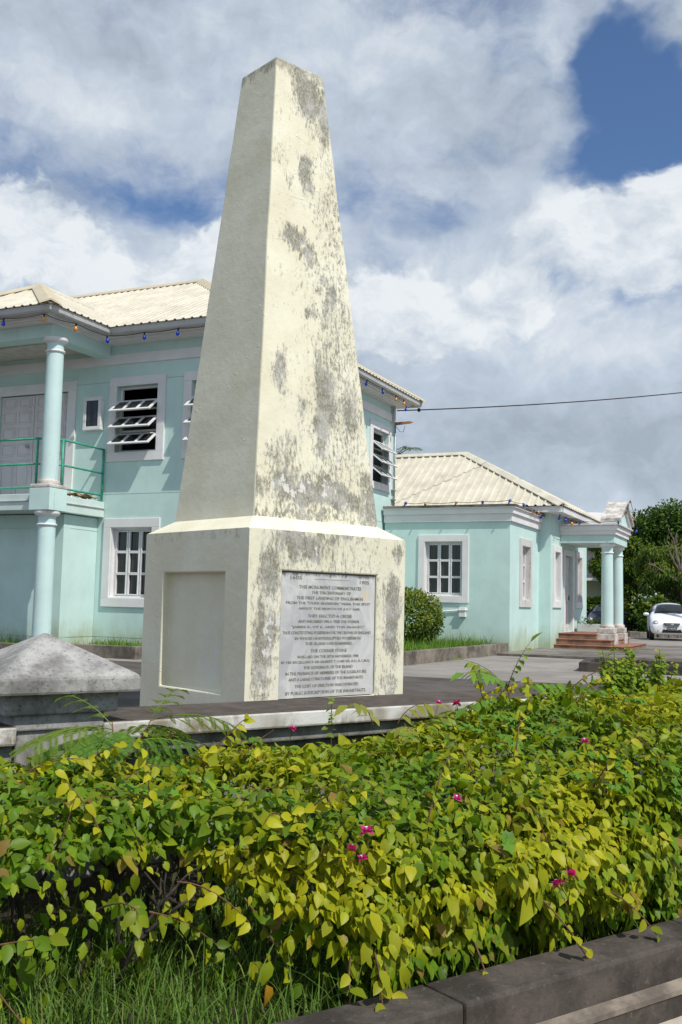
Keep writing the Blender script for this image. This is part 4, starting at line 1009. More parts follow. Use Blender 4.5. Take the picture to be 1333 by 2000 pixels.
def place_leaf(me, name, p, ax, fa, L, parent, wr=1.0):
    ax = Vector(ax).normalized(); fa = Vector(fa); fa = (fa-ax*fa.dot(ax)).normalized(); sx = fa.cross(ax)
    o = bpy.data.objects.new(name, me); COL.objects.link(o); o.parent = parent
    o.matrix_local = Matrix(((ax.x*L, sx.x*L*wr, fa.x*L, p[0]), (ax.y*L, sx.y*L*wr, fa.y*L, p[1]), (ax.z*L, sx.z*L*wr, fa.z*L, p[2]), (0, 0, 0, 1)))
    return o
for i in pick:
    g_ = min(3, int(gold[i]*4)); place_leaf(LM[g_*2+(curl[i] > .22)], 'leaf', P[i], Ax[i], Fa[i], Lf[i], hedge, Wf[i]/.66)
# stems
def stem_tree(mb, p, d, r, ln, lev):
    pts = [Vector(p)]; dd = Vector(d)
    for k in range(4):
        dd = (dd+Vector((random.uniform(-.35, .35), random.uniform(-.35, .35), random.uniform(-.12, .16)))).normalized()
        pts.append(pts[-1]+dd*ln/4)
    mb.tube(pts, [r, r*.9, r*.8, r*.7, r*.58], 6)
    if lev:
        for k in range(random.choice((2, 3))):
            a = random.uniform(0, 6.28); e = Vector((math.cos(a)*.9, math.sin(a)*.7-.1, random.uniform(.15, .8))).normalized()
            stem_tree(mb, pts[random.choice((2, 3, 4))], (dd*.6+e*.8), r*.58, ln*random.uniform(.6, .85), lev-1)
for k, x in enumerate((-2.0, -1.7, -1.5, -1.3, -1.15, -1.0, -.88, -.72, -.6, -.45, -.3, -.12, .1, .5, .8, 1.1, 1.8, 2.6, 3.3, 4.4, 5.4)):
    mb = MB()
    for j in range(1):
        stem_tree(mb, (x+random.uniform(-.1, .1), random.uniform(1.0, 1.6), .06), (random.uniform(-.35, .35), random.uniform(-.35, .1), 1), random.uniform(.014, .024), .36, 2)
    mb.build('stem', 'bark', hedge, True)
# pale reddish new shoots over the top
for k in range(26):
    x = random.uniform(-2.2, 3.4); p, nn_ = hedge_pt(np.array([x]), np.array([rad(random.uniform(20, 110))]), np.array([.03]))
    p = Vector(p[0]); d = Vector((random.uniform(-1, 1), random.uniform(-.6, .2), random.uniform(0, .5))).normalized()
    MB().tube([p, p+d*.10+Vector((0, 0, .02)), p+d*.22+Vector((0, 0, .01))], [.0026, .0022, .0014], 5).build('shoot', 'twig', hedge)
# flowers: three papery bracts round a pale centre
fm = MB()
bt, bs, bf = leaf_template('ovate')
fl = leaves_mesh('flower', np.zeros((9, 3)), np.array([[math.cos(a)*math.cos(e), math.sin(a)*math.cos(e), math.sin(e)] for e in (.35, .8, -.1) for a in (.2+e, 2.3+e, 4.4+e)]),
                 np.array([[-math.cos(a)*.6, -math.sin(a)*.6, 1] for e in (.35, .8, -.1) for a in (.2+e, 2.3+e, 4.4+e)]), .032, .8)
fl.materials.append(M['pink'])

FLOWERS = [(.16, .45, .755, 1.0), (.08, .43, .705, .8), (.12, .42, .668, .7), (.99, .185, .55, 1.0), (.90, .175, .525, 1.0), (.18, 2.15, .90, 1.1), (.02, 2.0, .86, .7), (1.0, 2.25, .89, .9), (2.05, 2.2, 1.0, .8), (2.2, 2.2, .99, 1.1), (1.9, .9, .93, .8), (.75, .6, .80, .7)]
for x, y, z, s_ in FLOWERS:
    o = link('flower', fl, None, hedge, loc=(x, y, z), rot=(random.uniform(-.4, .9), random.uniform(-.4, .4), random.uniform(0, 6))); o.scale = (s_,)*3
    MB().lathe([(.002, 0), (.003, .012), (.006, .018), (.002, .019)], 6).build('flower_centre', 'white', o)
    MB().tube([(0, 0, -.09), (.004, 0, -.04), (0, 0, 0)], .0016, 4).build('flower_stalk', 'twig', o)
# hanging and trailing sprays with big single leaves
def spray(x, y, z, d, n_, L, droop_=.10, gq=.65, leafset=None):
    p = Vector((x, y, z)); d = Vector(d).normalized(); pts = [p]
    for k in range(6):
        d = (d+Vector((random.uniform(-.15, .15), random.uniform(-.1, .1), -droop_))).normalized(); pts.append(pts[-1]+d*.055)
    MB().tube(pts, [.004, .0038, .0035, .003, .0026, .002, .0015], 5).build('shoot', 'twig', hedge)
    for k in range(n_):
        f = 1+5*k/(n_-1); q = pts[int(f)].lerp(pts[min(6, int(f)+1)], f-int(f)); a = random.uniform(0, 6.28)
        ax = Vector((math.cos(a)*.8, math.sin(a)*.4-.35, random.uniform(-.8, .1))); fa = Vector((random.uniform(-.4, .4), -.9, random.uniform(.2, .9)))
        g_ = int(np.clip(gq*4+random.uniform(-1, 1), 0, 3)); place_leaf(LM[g_*2+random.randint(0, 1)], 'leaf', q, ax, fa, L*random.uniform(.75, 1.2), hedge)
for a in ((.0, .18, .42, (.1, -.35, -.8), 9, .068, .05, .7), (.06, .2, .36, (0, -.3, -1), 8, .07, .02, .85), (-.06, .24, .40, (-.2, -.2, -.9), 7, .065, .05, .6), (.86, .22, .46, (.3, -.5, -.4), 8, .062, .12, .75), (1.25, .2, .44, (.6, -.4, -.3), 8, .06, .12, .6),
          (-.72, .86, .50, (.1, -.3, .2), 10, .075, .12, .05), (-1.2, .80, .46, (1, -.1, .02), 10, .07, .02, .1), (-1.12, .75, .36, (.3, -.3, -.3), 4, .07, .1, .9), (-.42, .84, .56, (.4, -.5, .1), 8, .065, .15, .9), (-.2, .72, .50, (.3, -.3, -.5), 8, .06, .1, .4), (-.5, .9, .45, (.5, -.2, -.1), 8, .055, .1, .3), (.5, .22, .36, (.2, -.4, -.7), 7, .062, .1, .8)):
    spray(*a)

for k in range(34):
    x = random.uniform(-1.3, 4.4); p, nn_ = hedge_pt(np.array([x]), np.array([rad(random.uniform(35, 125))]), np.array([.04])); p = p[0]
    spray(p[0], p[1], p[2], (random.uniform(-.6, .6), random.uniform(-.6, .2), random.uniform(.5, 1.2)), 9, .055, .16, random.choice((.4, .7, .95)))

# creeper with lobed leaves woven through the right-hand half of the hedge
creep = thing('creeper_vine', 'bright green creeper with ivy-shaped leaves scrambling over the hedge', 'creeper'); creep.matrix_world = KF
ivy_me = leaves_mesh('leaf', np.zeros((1, 3)), np.array([[1., 0, 0]]), np.array([[0, 0, 1.]]), np.array([1.]), np.array([.95]), None, 'ivy', .18, .2); ivy_me.materials.append(M['ivy'])
cn = 0
while cn < 260:
    x0 = random.gauss(2.2, 1.1) if random.random() < .8 else random.uniform(-.3, 4.4); a0 = random.uniform(15, 100) if random.random() < .6 else random.uniform(70, 120)
    dx, da = random.uniform(-.25, .25), random.uniform(-30, 30); pts = []
    for k in range(9):
        f = k/8; p, nn_ = hedge_pt(np.array([x0+dx*f]), np.array([rad(a0+da*f)]), np.array([-.012])); pts.append(Vector(p[0]))
        if k % 1 == 0:
            ax = np.array([random.uniform(-1, 1), -.4, -.5])+nn_[0]*.3; fa = nn_[0]+np.array([random.uniform(-.4, .4), -.25, .45])
            place_leaf(ivy_me, 'leaf', Vector(p[0])+Vector(nn_[0])*.01, ax, fa, random.uniform(.035, .06), creep); cn += 1
    MB().tube(pts, .0022, 4).build('tendril', 'weed', creep)

# feathery seedling beside the pier
def bipinnate(mb_pts, P_, A_, N_, L_, base, d, ln, n_pin, up_=(0, 0, 1)):
    d = Vector(d).normalized(); p = Vector(base); pts = [p]; S = d.cross(Vector(up_)).normalized()
    for k in range(8):
        d = (d+Vector((0, 0, -.085))).normalized(); pts.append(pts[-1]+d*ln/8)
    mb_pts.append((pts, .0024))
    for k in range(n_pin):
        f = 2+6*k/(n_pin-1); i_ = min(7, int(f)); q = pts[i_].lerp(pts[i_+1], f-i_) if i_ < 8 else pts[8]
        dd = (pts[min(8, i_+1)]-pts[max(0, i_)]).normalized()
        for sg in (-1, 1):
            e = (S*sg+dd*.55+Vector((0, 0, -.12))).normalized(); pl_ = ln*.50*(1-.35*abs(k/(n_pin-1)-.4)); q2 = [q]
            for j in range(6):
                e = (e+Vector((0, 0, -.07))).normalized(); q2.append(q2[-1]+e*pl_/6)
            mb_pts.append((q2, .0011)); nl = 17
            for j in range(nl):
                g_ = .5+5.5*j/nl; ii = min(5, int(g_)); r_ = q2[ii].lerp(q2[ii+1], g_-ii); t_ = (q2[ii+1]-q2[ii]).normalized(); nn_ = t_.cross(S*sg).normalized()
                if nn_.z < 0: nn_ = -nn_
                w_ = t_.cross(nn_)
                for s2 in (-1, 1):
                    P_.append(r_[:]); A_.append((w_*s2+t_*.35)[:]); N_.append(nn_[:]); L_.append(.034*(1-.4*abs(j/nl-.45)))
fern = thing('feathery_seedling', 'bright green feathery seedling growing in front of the grey pier', 'seedling'); fern.matrix_world = KF @ Matrix.Translation((-.14, 2.1, .72))
MB().tube([(0, 0, -.5), (.01, 0, -.1), (.0, 0, .12), (-.02, .0, .28)], [.008, .007, .005, .003], 6).build('stem', 'twig', fern, True)
MB().tube([(.02, 0, .02), (.12, 0, .16), (.20, .02, .28)], [.005, .004, .003], 6).build('stem', 'twig', fern, True)
for base, d, ln, n_ in (((-.01, 0, .24), (-1, -.2, .34), .42, 5), ((0, 0, .18), (-1, .1, .02), .44, 6), ((0, 0, .12), (-.7, -.6, .05), .34, 5), ((.02, 0, .16), (.5, -.4, .3), .34, 5), ((.02, 0, .20), (.7, .3, .35), .36, 5),
                        ((.19, .02, .27), (1, -.1, .35), .42, 5), ((.15, 0, .2), (.9, -.3, .15), .40, 6), ((.06, 0, .1), (.6, -.7, .0), .32, 5), ((-.02, 0, .26), (-.3, .3, .5), .26, 4), ((.0, 0, .05), (-.3, -.8, .05), .28, 5), ((.2, .02, .28), (.35, .1, .6), .2, 4), ((-.02, 0, .2), (-.9, -.4, .25), .40, 6), ((-.03, 0, .1), (-.8, .2, -.05), .36, 5), ((.1, 0, .18), (.3, -.8, .1), .34, 5), ((.0, 0, .22), (-.5, -.7, .3), .36, 5), ((.1, 0, .05), (.8, -.3, .05), .34, 5), ((.0, -.02, .02), (.1, -.9, .1), .3, 5)):
    tb, P_, A_, N_, L_ = [], [], [], [], []
    bipinnate(tb, P_, A_, N_, L_, base, d, ln, n_)
    st = MB()
    for pts, r_ in tb: st.tube(pts, r_, 4)
    fr_ = st.build('frond', 'weed', fern)
    lf = link('leaflets', leaves_mesh('leaflets', np.array(P_), np.array(A_), np.array(N_), np.array(L_), np.full(len(P_), .36), rng.uniform(0, .35, len(P_))+(.4 if d[2] > .3 else 0), 'flat', 0, 0), 'fern', fr_); lf['kind'] = 'stuff'

# pinnate shoots in the middle
lan = {}
for g_ in (.05, .45, .9):
    me = leaves_mesh('leaflet', np.zeros((1, 3)), np.array([[1., 0, 0]]), np.array([[0, 0, 1.]]), np.array([1.]), np.array([.42]), np.array([g_]), 'lance', .22, .28); me.materials.append(M['pinnate']); lan[g_] = me
def pinnate(parent, base, d, ln, n_, L, gq, sag=.10, matl='twig'):
    d = Vector(d).normalized(); pts = [Vector(base)]
    for k in range(8):
        d = (d+Vector((0, 0, -sag))).normalized(); pts.append(pts[-1]+d*ln/8)
    fr_ = MB().tube(pts, [.0034-.0003*k for k in range(9)], 5).build('frond', matl, parent)
    for k in range(n_):
        f = 1.6+6.2*k/n_; i_ = min(7, int(f)); q = pts[i_].lerp(pts[i_+1], f-i_); t_ = (pts[i_+1]-pts[i_]).normalized(); S = t_.cross(Vector((0, 0, 1))).normalized()
        for sg in (-1, 1):
            ax = S*sg*.85+t_*.55+Vector((0, 0, -.45+random.uniform(-.15, .15))); fa = Vector((S.x*sg*.35, S.y*sg*.35-.25, .9))
            place_leaf(lan[gq], 'leaflet', q, ax, fa, L*random.uniform(.85, 1.1)*(1-.25*abs(k/n_-.5)), fr_)
    place_leaf(lan[gq], 'leaflet', pts[-1], d, Vector((0, -.3, 1)), L, fr_)
pin = thing('pinnate_sapling', 'light green sapling with rows of paired leaflets rising out of the hedge before the coping', 'sapling'); pin.matrix_world = KF @ Matrix.Translation((2.5, 2.0, .86))
MB().tube([(0, 0, -.5), (0, 0, 0), (-.03, 0, .16), (-.06, 0, .27)], [.008, .007, .006, .004], 6).build('stem', 'twig', pin, True)
for a in (((-.06, 0, .25), (-1, -.1, .75), .42, 6, .125, .05, .10), ((-.04, 0, .2), (1, -.25, .65), .48, 7, .12, .05, .12), ((-.03, 0, .15), (-.9, -.6, .12), .46, 7, .14, .05, .06), ((-.05, 0, .24), (.2, -.2, 1), .32, 6, .10, .45, .10),
          ((-.02, 0, .1), (.1, -1, .12), .42, 6, .14, .05, .08), ((-.02, 0, .12), (.7, -.7, .2), .42, 6, .13, .05, .09), ((-.05, 0, .22), (-.5, .3, .9), .34, 6, .10, .45, .12), ((-.02, 0, .05), (-1, -.3, .05), .46, 7, .13, .05, .05), ((-.02, 0, .05), (1, .1, .3), .44, 7, .12, .05, .1), ((0, 0, .0), (.4, -.9, .0), .42, 6, .13, .05, .06), ((-.03, 0, .12), (-.8, -.1, .5), .44, 7, .12, .05, .12), ((-.03, 0, .1), (.8, -.4, .5), .40, 6, .12, .05, .14), ((-.03, 0, .05), (-.5, -.9, .25), .40, 6, .13, .05, .09)):
    pinnate(pin, *a)
ysh = thing('golden_shoots', 'yellowish young shoots with drooping paired leaves left of the pinnate sapling', 'shoots'); ysh.matrix_world = KF @ Matrix.Translation((1.5, 2.0, .92))
for a in (((-.12, 0, .0), (-.35, -.1, .9), .30, 4, .12, .9, .22), ((.06, 0, .0), (.3, -.2, .8), .26, 4, .11, .9, .2), ((.22, 0, -.05), (.4, -.2, .7), .26, 4, .115, .45, .2), ((-.02, -.1, -.05), (-.1, -.4, .7), .24, 4, .11, .9, .25)):
    pinnate(ysh, *a)
spr = thing('young_sprig', 'small pale sprig standing up before the coping right of the obelisk foot', 'sprig'); spr.matrix_world = KF @ Matrix.Translation((1.26, 2.25, .80))
MB().tube([(0, 0, -.3), (.01, 0, .1), (.0, 0, .25)], .003, 5).build('stem', 'twig', spr)
for k in range(12):
    a = random.uniform(0, 6.28); place_leaf(lan[.45], 'leaf', (random.uniform(-.03, .03), 0, .05+.017*k), (math.cos(a), math.sin(a), random.uniform(-.2, .5)), (random.uniform(-.4, .4), -.6, .6), random.uniform(.035, .055), spr, 1.4)
red = thing('red_leaf_shoot', 'young shoot with coppery red leaves at the foot of the grey pier', 'shoot'); red.matrix_world = KF @ Matrix.Translation((-.45, 1.95, .70))
MB().tube([(0, 0, -.2), (.02, 0, .1), (.02, 0, .17)], .003, 5).build('stem', 'twig', red)
rme = leaves_mesh('leaf', np.zeros((1, 3)), np.array([[1., 0, 0]]), np.array([[0, 0, 1.]]), np.array([1.]), np.array([.5]), None, 'lance', .25, .2); rme.materials.append(M['red_leaf'])
for k in range(9):
    a = k*2.4; place_leaf(rme, 'leaf', (.02, 0, .06+.013*k), (math.cos(a), math.sin(a)*.5-.2, random.uniform(-.3, .7)), (0, -.7, .7), random.uniform(.05, .075), red)
# tall weeds with tiny yellow flowers
wme = leaves_mesh('leaf', np.zeros((1, 3)), np.array([[1., 0, 0]]), np.array([[0, 0, 1.]]), np.array([1.]), np.array([.85]), np.array([.2]), 'ovate', .2, .2); wme.materials.append(M['weed'])
wfl = leaves_mesh('flower', np.zeros((5, 3)), np.array([[math.cos(a), math.sin(a), .3] for a in np.arange(5)*1.2566]), np.tile([0, 0, 1.], (5, 1)), .014, .8); wfl.materials.append(M['yellow'])
for wi, (x, y, hgt, lab) in enumerate(((3.93, 2.35, .50, 'tall bright weed with tiny yellow flowers above the hedge, nearest the pinnate sapling'), (4.18, 2.45, .40, 'shorter bushy weed with yellow flowers between the two tall weeds'), (4.55, 2.5, .50, 'tall yellow-flowered weed at the right end of the hedge in front of the car'))):
    w_ = thing('flowering_weed', lab, 'weed', group='yellow-flowered weeds rising from the hedge'); w_.matrix_world = KF @ Matrix.Translation((x, y, .84))
    for sidx in range(12):
        dx, dy = random.uniform(-.24, .24), random.uniform(-.1, .1); hh = hgt*random.uniform(.6, 1.0)
        pts = [Vector((dx*.3, dy*.3, -.35)), Vector((dx*.7, dy*.7, hh*.4)), Vector((dx, dy, hh*.75)), Vector((dx*1.25, dy, hh))]
        st = MB().tube(pts, [.005, .004, .003, .0016], 5).build('stem', 'weed', w_)
        for k in range(44):
            f = random.uniform(.75, 2.95); q = pts[int(f)].lerp(pts[min(3, int(f)+1)], f-int(f)); a = random.uniform(0, 6.28)
            q = q+Vector((math.cos(a), math.sin(a), 0))*random.uniform(.0, .05)*(1.3-f/3)
            place_leaf(wme, 'leaf', q, (math.cos(a), math.sin(a), random.uniform(-.6, .3)), (random.uniform(-.4, .4), -.4, .8), random.uniform(.04, .07)*(1.25-.25*f), st)
        for k in range(3):
            link('flower', wfl, None, st, loc=pts[3]+Vector((random.uniform(-.03, .03), random.uniform(-.03, .03), random.uniform(-.06, .012))), rot=(random.uniform(-.5, .8), 0, random.uniform(0, 6)))
fl2 = thing('fallen_leaf', 'curled orange leaf caught upright in the grass below the hedge', 'leaf'); fl2.matrix_world = KF @ Matrix.Translation((-.2, .55, .14))
ome = leaves_mesh('leaf_blade', np.zeros((1, 3)), np.array([[1., 0, 0]]), np.array([[0, 0, 1.]]), np.array([1.]), np.array([.7]), None, 'ovate', .5, .35); ome.materials.append(M['orange_leaf'])
place_leaf(ome, 'leaf_blade', (0, 0, .10), (.1, -.2, -1), (.3, -1, .1), .075, fl2)

# trough plants and clipped bush -----------------------------------------------
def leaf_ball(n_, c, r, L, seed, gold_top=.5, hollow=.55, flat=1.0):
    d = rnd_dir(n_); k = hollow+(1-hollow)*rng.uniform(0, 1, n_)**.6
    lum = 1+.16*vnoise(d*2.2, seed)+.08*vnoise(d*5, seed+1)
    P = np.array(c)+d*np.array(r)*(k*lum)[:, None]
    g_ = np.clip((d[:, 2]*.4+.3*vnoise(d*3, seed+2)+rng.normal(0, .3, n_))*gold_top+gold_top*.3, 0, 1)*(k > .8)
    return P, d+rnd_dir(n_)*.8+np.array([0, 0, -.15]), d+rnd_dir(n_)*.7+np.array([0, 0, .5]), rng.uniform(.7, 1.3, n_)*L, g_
bush = child_of_building('clipped_bush', 'rounded dark green bush in the grass bed behind the obelisk', 'bush', (-1.72, -2.6, .08))
P, A_, N_, L_, g_ = leaf_ball(9000, (0, 0, .78), (.86, .86, .62), .07, 61, .9, .6)
k_ = P[:, 2] > .08; fo = link('foliage', leaves_mesh('foliage', P[k_], A_[k_], N_[k_], L_[k_], np.full(k_.sum(), .5), g_[k_], 'lance'), 'bush', bush); fo['kind'] = 'stuff'
for k in range(5):
    mb = MB(); stem_tree(mb, (random.uniform(-.1, .1), random.uniform(-.1, .1), -.05), (random.uniform(-.6, .6), random.uniform(-.6, .6), 1), .03, .5, 1); mb.build('stem', 'bark', bush, True)
P, A_, N_, L_, g_ = leaf_ball(500, (.45, .21, .26), (.46, .22, .16), .08, 62, .5, .2)
fo = link('foliage', leaves_mesh('foliage', P, A_, N_, L_, np.full(500, .3), g_, 'lance'), 'bush', tr); fo['kind'] = 'stuff'

# trees -----------------------------------------------------------------------
def tree(name, label, loc, clumps, n_, L, mname, trunk, seed, kind='lance', wr=.5, droop=0., gold_top=.6, limb='bark', group='trees beyond the yard', cat='tree'):
    t = thing(name, label, cat, loc, 0, group)
    mb = MB()
    for pts, r_ in trunk: mb.tube(pts, r_, 8)
    mb.build('trunk', limb, t, True)
    PP = [[], [], [], [], []]; tot = sum(c[3]*c[4]*c[5] for c in clumps)**1
    for i, (x, y, z, rx, ry, rz) in enumerate(clumps):
        nn_ = int(n_*rx*ry*rz/tot); r = leaf_ball(nn_, (x, y, z), (rx, ry, rz), L, seed+i*3, gold_top, .35)
        for a, b in zip(PP, r): a.append(b)
    P, A_, N_, L_, g_ = [np.concatenate(a) for a in PP]
    if droop: A_ = A_*(1-droop)+np.array([0, 0, -1.0])*droop*1.4
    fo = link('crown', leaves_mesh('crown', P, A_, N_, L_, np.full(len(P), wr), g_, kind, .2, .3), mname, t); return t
r2 = random.Random(5)
def clump_cloud(n_, c, r, s, rr):
    res = []
    for _ in range(n_):
        while True:
            d = [rr.uniform(-1, 1) for _ in range(3)]
            if sum(x*x for x in d) < 1: break
        k = rr.uniform(.7, 1.3)*s; res.append((c[0]+d[0]*r[0], c[1]+d[1]*r[1], c[2]+d[2]*r[2], k*1.1, k*1.1, k*.8))
    return res
tree('broad_tree', 'dense rounded dark green tree rising behind the white car', (18.2, 57, G-.55), clump_cloud(26, (0, 0, 5.0), (3.0, 2.6, 2.0), 1.3, r2), 70000, .20, 'tree_dark',
     [([(0, 0, 0), (.1, 0, 1.6), (0, 0, 3)], [.4, .32, .28]), ([(0, 0, 2.6), (-1, 0, 4), (-1.8, .2, 5)], [.25, .18, .08]), ([(0, 0, 2.8), (1, .3, 4), (2, .2, 5.2)], [.25, .18, .08])], 100)
tree('broad_tree', 'second dark tree at the right edge beyond the car, behind the feathery one', (23.5, 58, G-.4), clump_cloud(22, (0, 0, 4.6), (3.0, 2.6, 2.0), 1.35, r2), 40000, .22, 'tree_dark',
     [([(0, 0, 0), (0, 0, 3)], [.4, .28])], 200)
fea = tree('feathery_tree', 'lighter feathery tree with drooping leaves and grey bare branches left of the car', (15.6, 46.5, G),
     [(-.9, -.4, 2.9, .75, .7, .55), (.2, -.6, 2.6, .9, .7, .5), (1.3, -.5, 3.2, .9, .8, .6), (-.2, .3, 3.6, .9, .8, .6), (1.9, 0, 4.2, 1.0, .9, .7), (.8, .2, 4.3, .7, .7, .5), (-1.1, .6, 3.4, .8, .6, .7), (.6, .8, 2.6, 1.3, .6, 1.0), (2.4, .8, 3.2, 1.4, .6, 1.2), (-1.25, 0, 3.7, .5, .5, .45), (2.7, -.3, 3.0, 1.0, .8, .8), (1.9, -.8, 2.4, .8, .7, .45), (3.3, .2, 4.6, 1.0, .9, .8), (-1.5, -.2, 2.4, .45, .5, .5)],
     46000, .17, 'tree', [([(.6, 0, 0), (.5, 0, .8), (.2, 0, 1.6), (-.3, 0, 2.6), (-.35, 0, 3.4)], [.28, .24, .2, .12, .08]), ([(.6, 0, .4), (1.4, 0, 1.6), (2.2, 0, 2.6), (2.8, 0, 3.6)], [.22, .16, .12, .06]), ([(.5, 0, .8), (-.5, -.1, 1.6), (-1.2, 0, 2.5)], [.16, .12, .05])],
     300, 'lance', .26, .45, 1.0)
for k, (x, z, dx, dz, ln) in enumerate(((-.35, 3.0, -.55, .8, 1.5), (-.3, 3.0, .1, 1, 1.7), (-.3, 2.6, -.95, .12, 1.6), (-.2, 2.4, .95, .55, 2.0), (-.35, 3.3, -.3, 1, 1.2), (-.3, 2.9, .35, 1, 1.3), (-.4, 2.5, -.8, .45, 1.5), (-.2, 2.2, .5, -.5, .8))):
    mb = MB(); p = Vector((x, -.95, z)); d = Vector((dx, random.uniform(-.1, .1), dz)).normalized(); pts = [p]
    for j in range(6):
        d = (d+Vector((random.uniform(-.18, .18), random.uniform(-.1, .1), random.uniform(-.1, .18)))).normalized(); pts.append(pts[-1]+d*ln/6)
    mb.tube(pts, [.055, .05, .042, .034, .026, .018, .008], 6)
    for j in (2, 3, 4, 5):
        e = (d+Vector((random.uniform(-1, 1), 0, random.uniform(-.4, .8)))).normalized(); mb.tube([pts[j], pts[j]+e*.28, pts[j]+e*.5+Vector((.03, 0, .06))], [.018, .012, .005], 5)
    mb.build('bare_branch', 'bark_pale', fea, True)
mb = MB().tube([(.2, 0, 1.4), (-.1, -.6, 2.2), (-.3, -.95, 3.0)], [.12, .09, .06], 7).build('bare_branch', 'bark_pale', fea, True)
tree('leafy_tree', 'leafy green tree seen between the hall wall and the porch columns', (13.6, 50.5, G), [(-.1, 0, 3.9, .7, .6, .6), (.6, 0, 3.3, .7, .6, .6), (-.2, 0, 2.9, .5, .5, .4), (.7, 0, 4.3, .8, .6, .6), (.2, 0, 2.3, .35, .4, .3), (1.3, 0, 2.9, .6, .5, .7), (-.6, 0, 3.3, .6, .5, .5), (-.5, .3, 4.5, .7, .5, .5), (.9, .2, 2.2, .5, .5, .4)], 15000, .17, 'tree',
     [([(.9, 0, 0), (.8, 0, 2), (.4, 0, 3.4)], [.14, .11, .05])], 400, 'lance', .35, .3, .8)
for lab, loc, cs, n_ in (('round-leaved shrub just right of the porch columns', (14.0, 45.0, G), [(-.1, 0, .8, .55, .5, .7), (.4, .1, .6, .5, .5, .5), (.25, 0, 1.3, .4, .4, .45)], 2600),
                         ('low shrub behind the dark blue car', (12.6, 51.0, G), [(-.4, 0, 1.2, .8, .5, .55), (.7, 0, 1.3, .8, .5, .5)], 2200),
                         ('shaded shrub mass under the trees behind the white car', (17.0, 50.0, G), [(-1.8, 0, 1.0, 1.2, .7, 1.0), (.2, 0, 1.1, 1.4, .7, 1.1), (2.6, 0, 1.1, 1.5, .7, 1.1), (5.0, .2, 1.2, 1.5, .7, 1.2)], 9000),
                         ('shrub closing the view at the back of the parking yard', (24.5, 49.0, G), [(0, 0, 1.2, 1.8, .8, 1.3), (3, 0, 1.2, 1.8, .8, 1.3)], 6000)):
    tree('shrub', lab, loc, cs, n_, .20, 'tree', [([(0, 0, 0), (.05, 0, .8)], [.06, .03])], 500+len(lab), 'ovate', .7, 0, .5, group='shrubs beyond the yard', cat='shrub')
for i, (x, y) in enumerate(((31, 60), (39, 57), (48, 52))):
    tree('broad_tree', ('first dark tree of the row far right of the white car', 'middle dark tree of the row far right of the white car', 'farthest dark tree of the row right of the white car')[i], (x, y, G), clump_cloud(12, (0, 0, 4.6), (2.8, 2.4, 1.9), 1.5, r2), 5000, .42, 'tree_dark', [([(0, 0, 0), (0, 0, 3)], [.4, .28])], 600+i*40, group='row of trees right of the yard')
palm = thing('palm_tree', 'palm crown just showing above the ridge of the low wing roof', 'palm', (2.35, 45, G))
MB().tube([(.5, 0, 0), (.2, 0, 4), (0, 0, 7.6)], [.22, .16, .13], 8).build('trunk', 'bark_pale', palm, True)
for k in range(15):
    a = k*2*math.pi/15+.2; e = random.uniform(.1, 1.15); d = Vector((math.cos(a)*math.cos(e), math.sin(a)*math.cos(e), math.sin(e))); pts = [Vector((0, 0, 7.6))]
    P_, A_, N_ = [], [], []
    for j in range(9):
        d = (d+Vector((0, 0, -.14))).normalized(); pts.append(pts[-1]+d*.17); S = d.cross(Vector((0, 0, 1))).normalized()
        for s_ in (-1, 1):
            for h_ in (0, .5):
                P_.append((pts[-1]-d*.17*h_)[:]); A_.append((S*s_*.8+d*.7+Vector((0, 0, -.25)))[:]); N_.append((0, -.2, 1))
    fr_ = MB().tube(pts, [.03-.0025*j for j in range(10)], 5).build('frond', 'bark_pale', palm)
    lf = link('leaflets', leaves_mesh('leaflets', np.array(P_), np.array(A_), np.array(N_, float), rng.uniform(.3, .48, len(P_)), np.full(len(P_), .13), None, 'lance', .1, .2), 'tree_dark', fr_); lf['kind'] = 'stuff'

# far house, lawn and low stone edging beyond the yard ---------------------------
hs = thing('white_house', 'white house with balcony and yellow stair seen past the porch columns', 'house', (14.4, 58, G))
MB().slab(7, 0, 6.0, .25, [(2.2, 3.2, .9, 2.2), (2.4, 3.4, 3.6, 4.9)]).build('wall', 'house_white', hs, loc=(-4.8, 0, 0))
MB().box(-4.8, 2.2, .3, 6, 0, 6).build('wall', 'house_white', hs)
MB().add([(-5.2, -1.6, 5.1), (2.6, -1.6, 5.1), (2.6, 3, 7.0), (-5.2, 3, 7.0), (-5.2, -1.6, 4.85), (2.6, -1.6, 4.85), (2.6, 6.3, 5.1), (-5.2, 6.3, 5.1)], [(0, 1, 2, 3), (4, 0, 3, 7), (1, 5, 6, 2), (3, 2, 6, 7), (4, 5, 1, 0), (7, 6, 5, 4)]).build('roof', 'house_white', hs)
MB().box(-4.8, 2.2, -1.4, -.01, 2.75, 2.9).build('balcony', 'house_white', hs)
for x in (.72, 1.75): MB().box(x-.09, x+.09, -1.35, -1.17, 2.901, 4.9).build('post', 'house_white', hs)
for x in (.72, 1.75): MB().box(x-.13, x+.13, -1.38, -1.12, 0, 2.75).build('post', 'yellow_wood', hs)
MB().add([(.85, -1.5, .3), (.85, -1.3, .3), (.85, -1.3, .5), (.85, -1.5, .5), (2.3, -1.5, 2.2), (2.3, -1.3, 2.2), (2.3, -1.3, 2.4), (2.3, -1.5, 2.4)], [(0, 1, 2, 3), (7, 6, 5, 4), (0, 4, 5, 1), (1, 5, 6, 2), (2, 6, 7, 3), (3, 7, 4, 0)]).build('stair_stringer', 'yellow_wood', hs)
MB().box(.86, 2.3, -1.35, -1.27, 2.2, 2.32).build('rail', 'yellow_wood', hs)
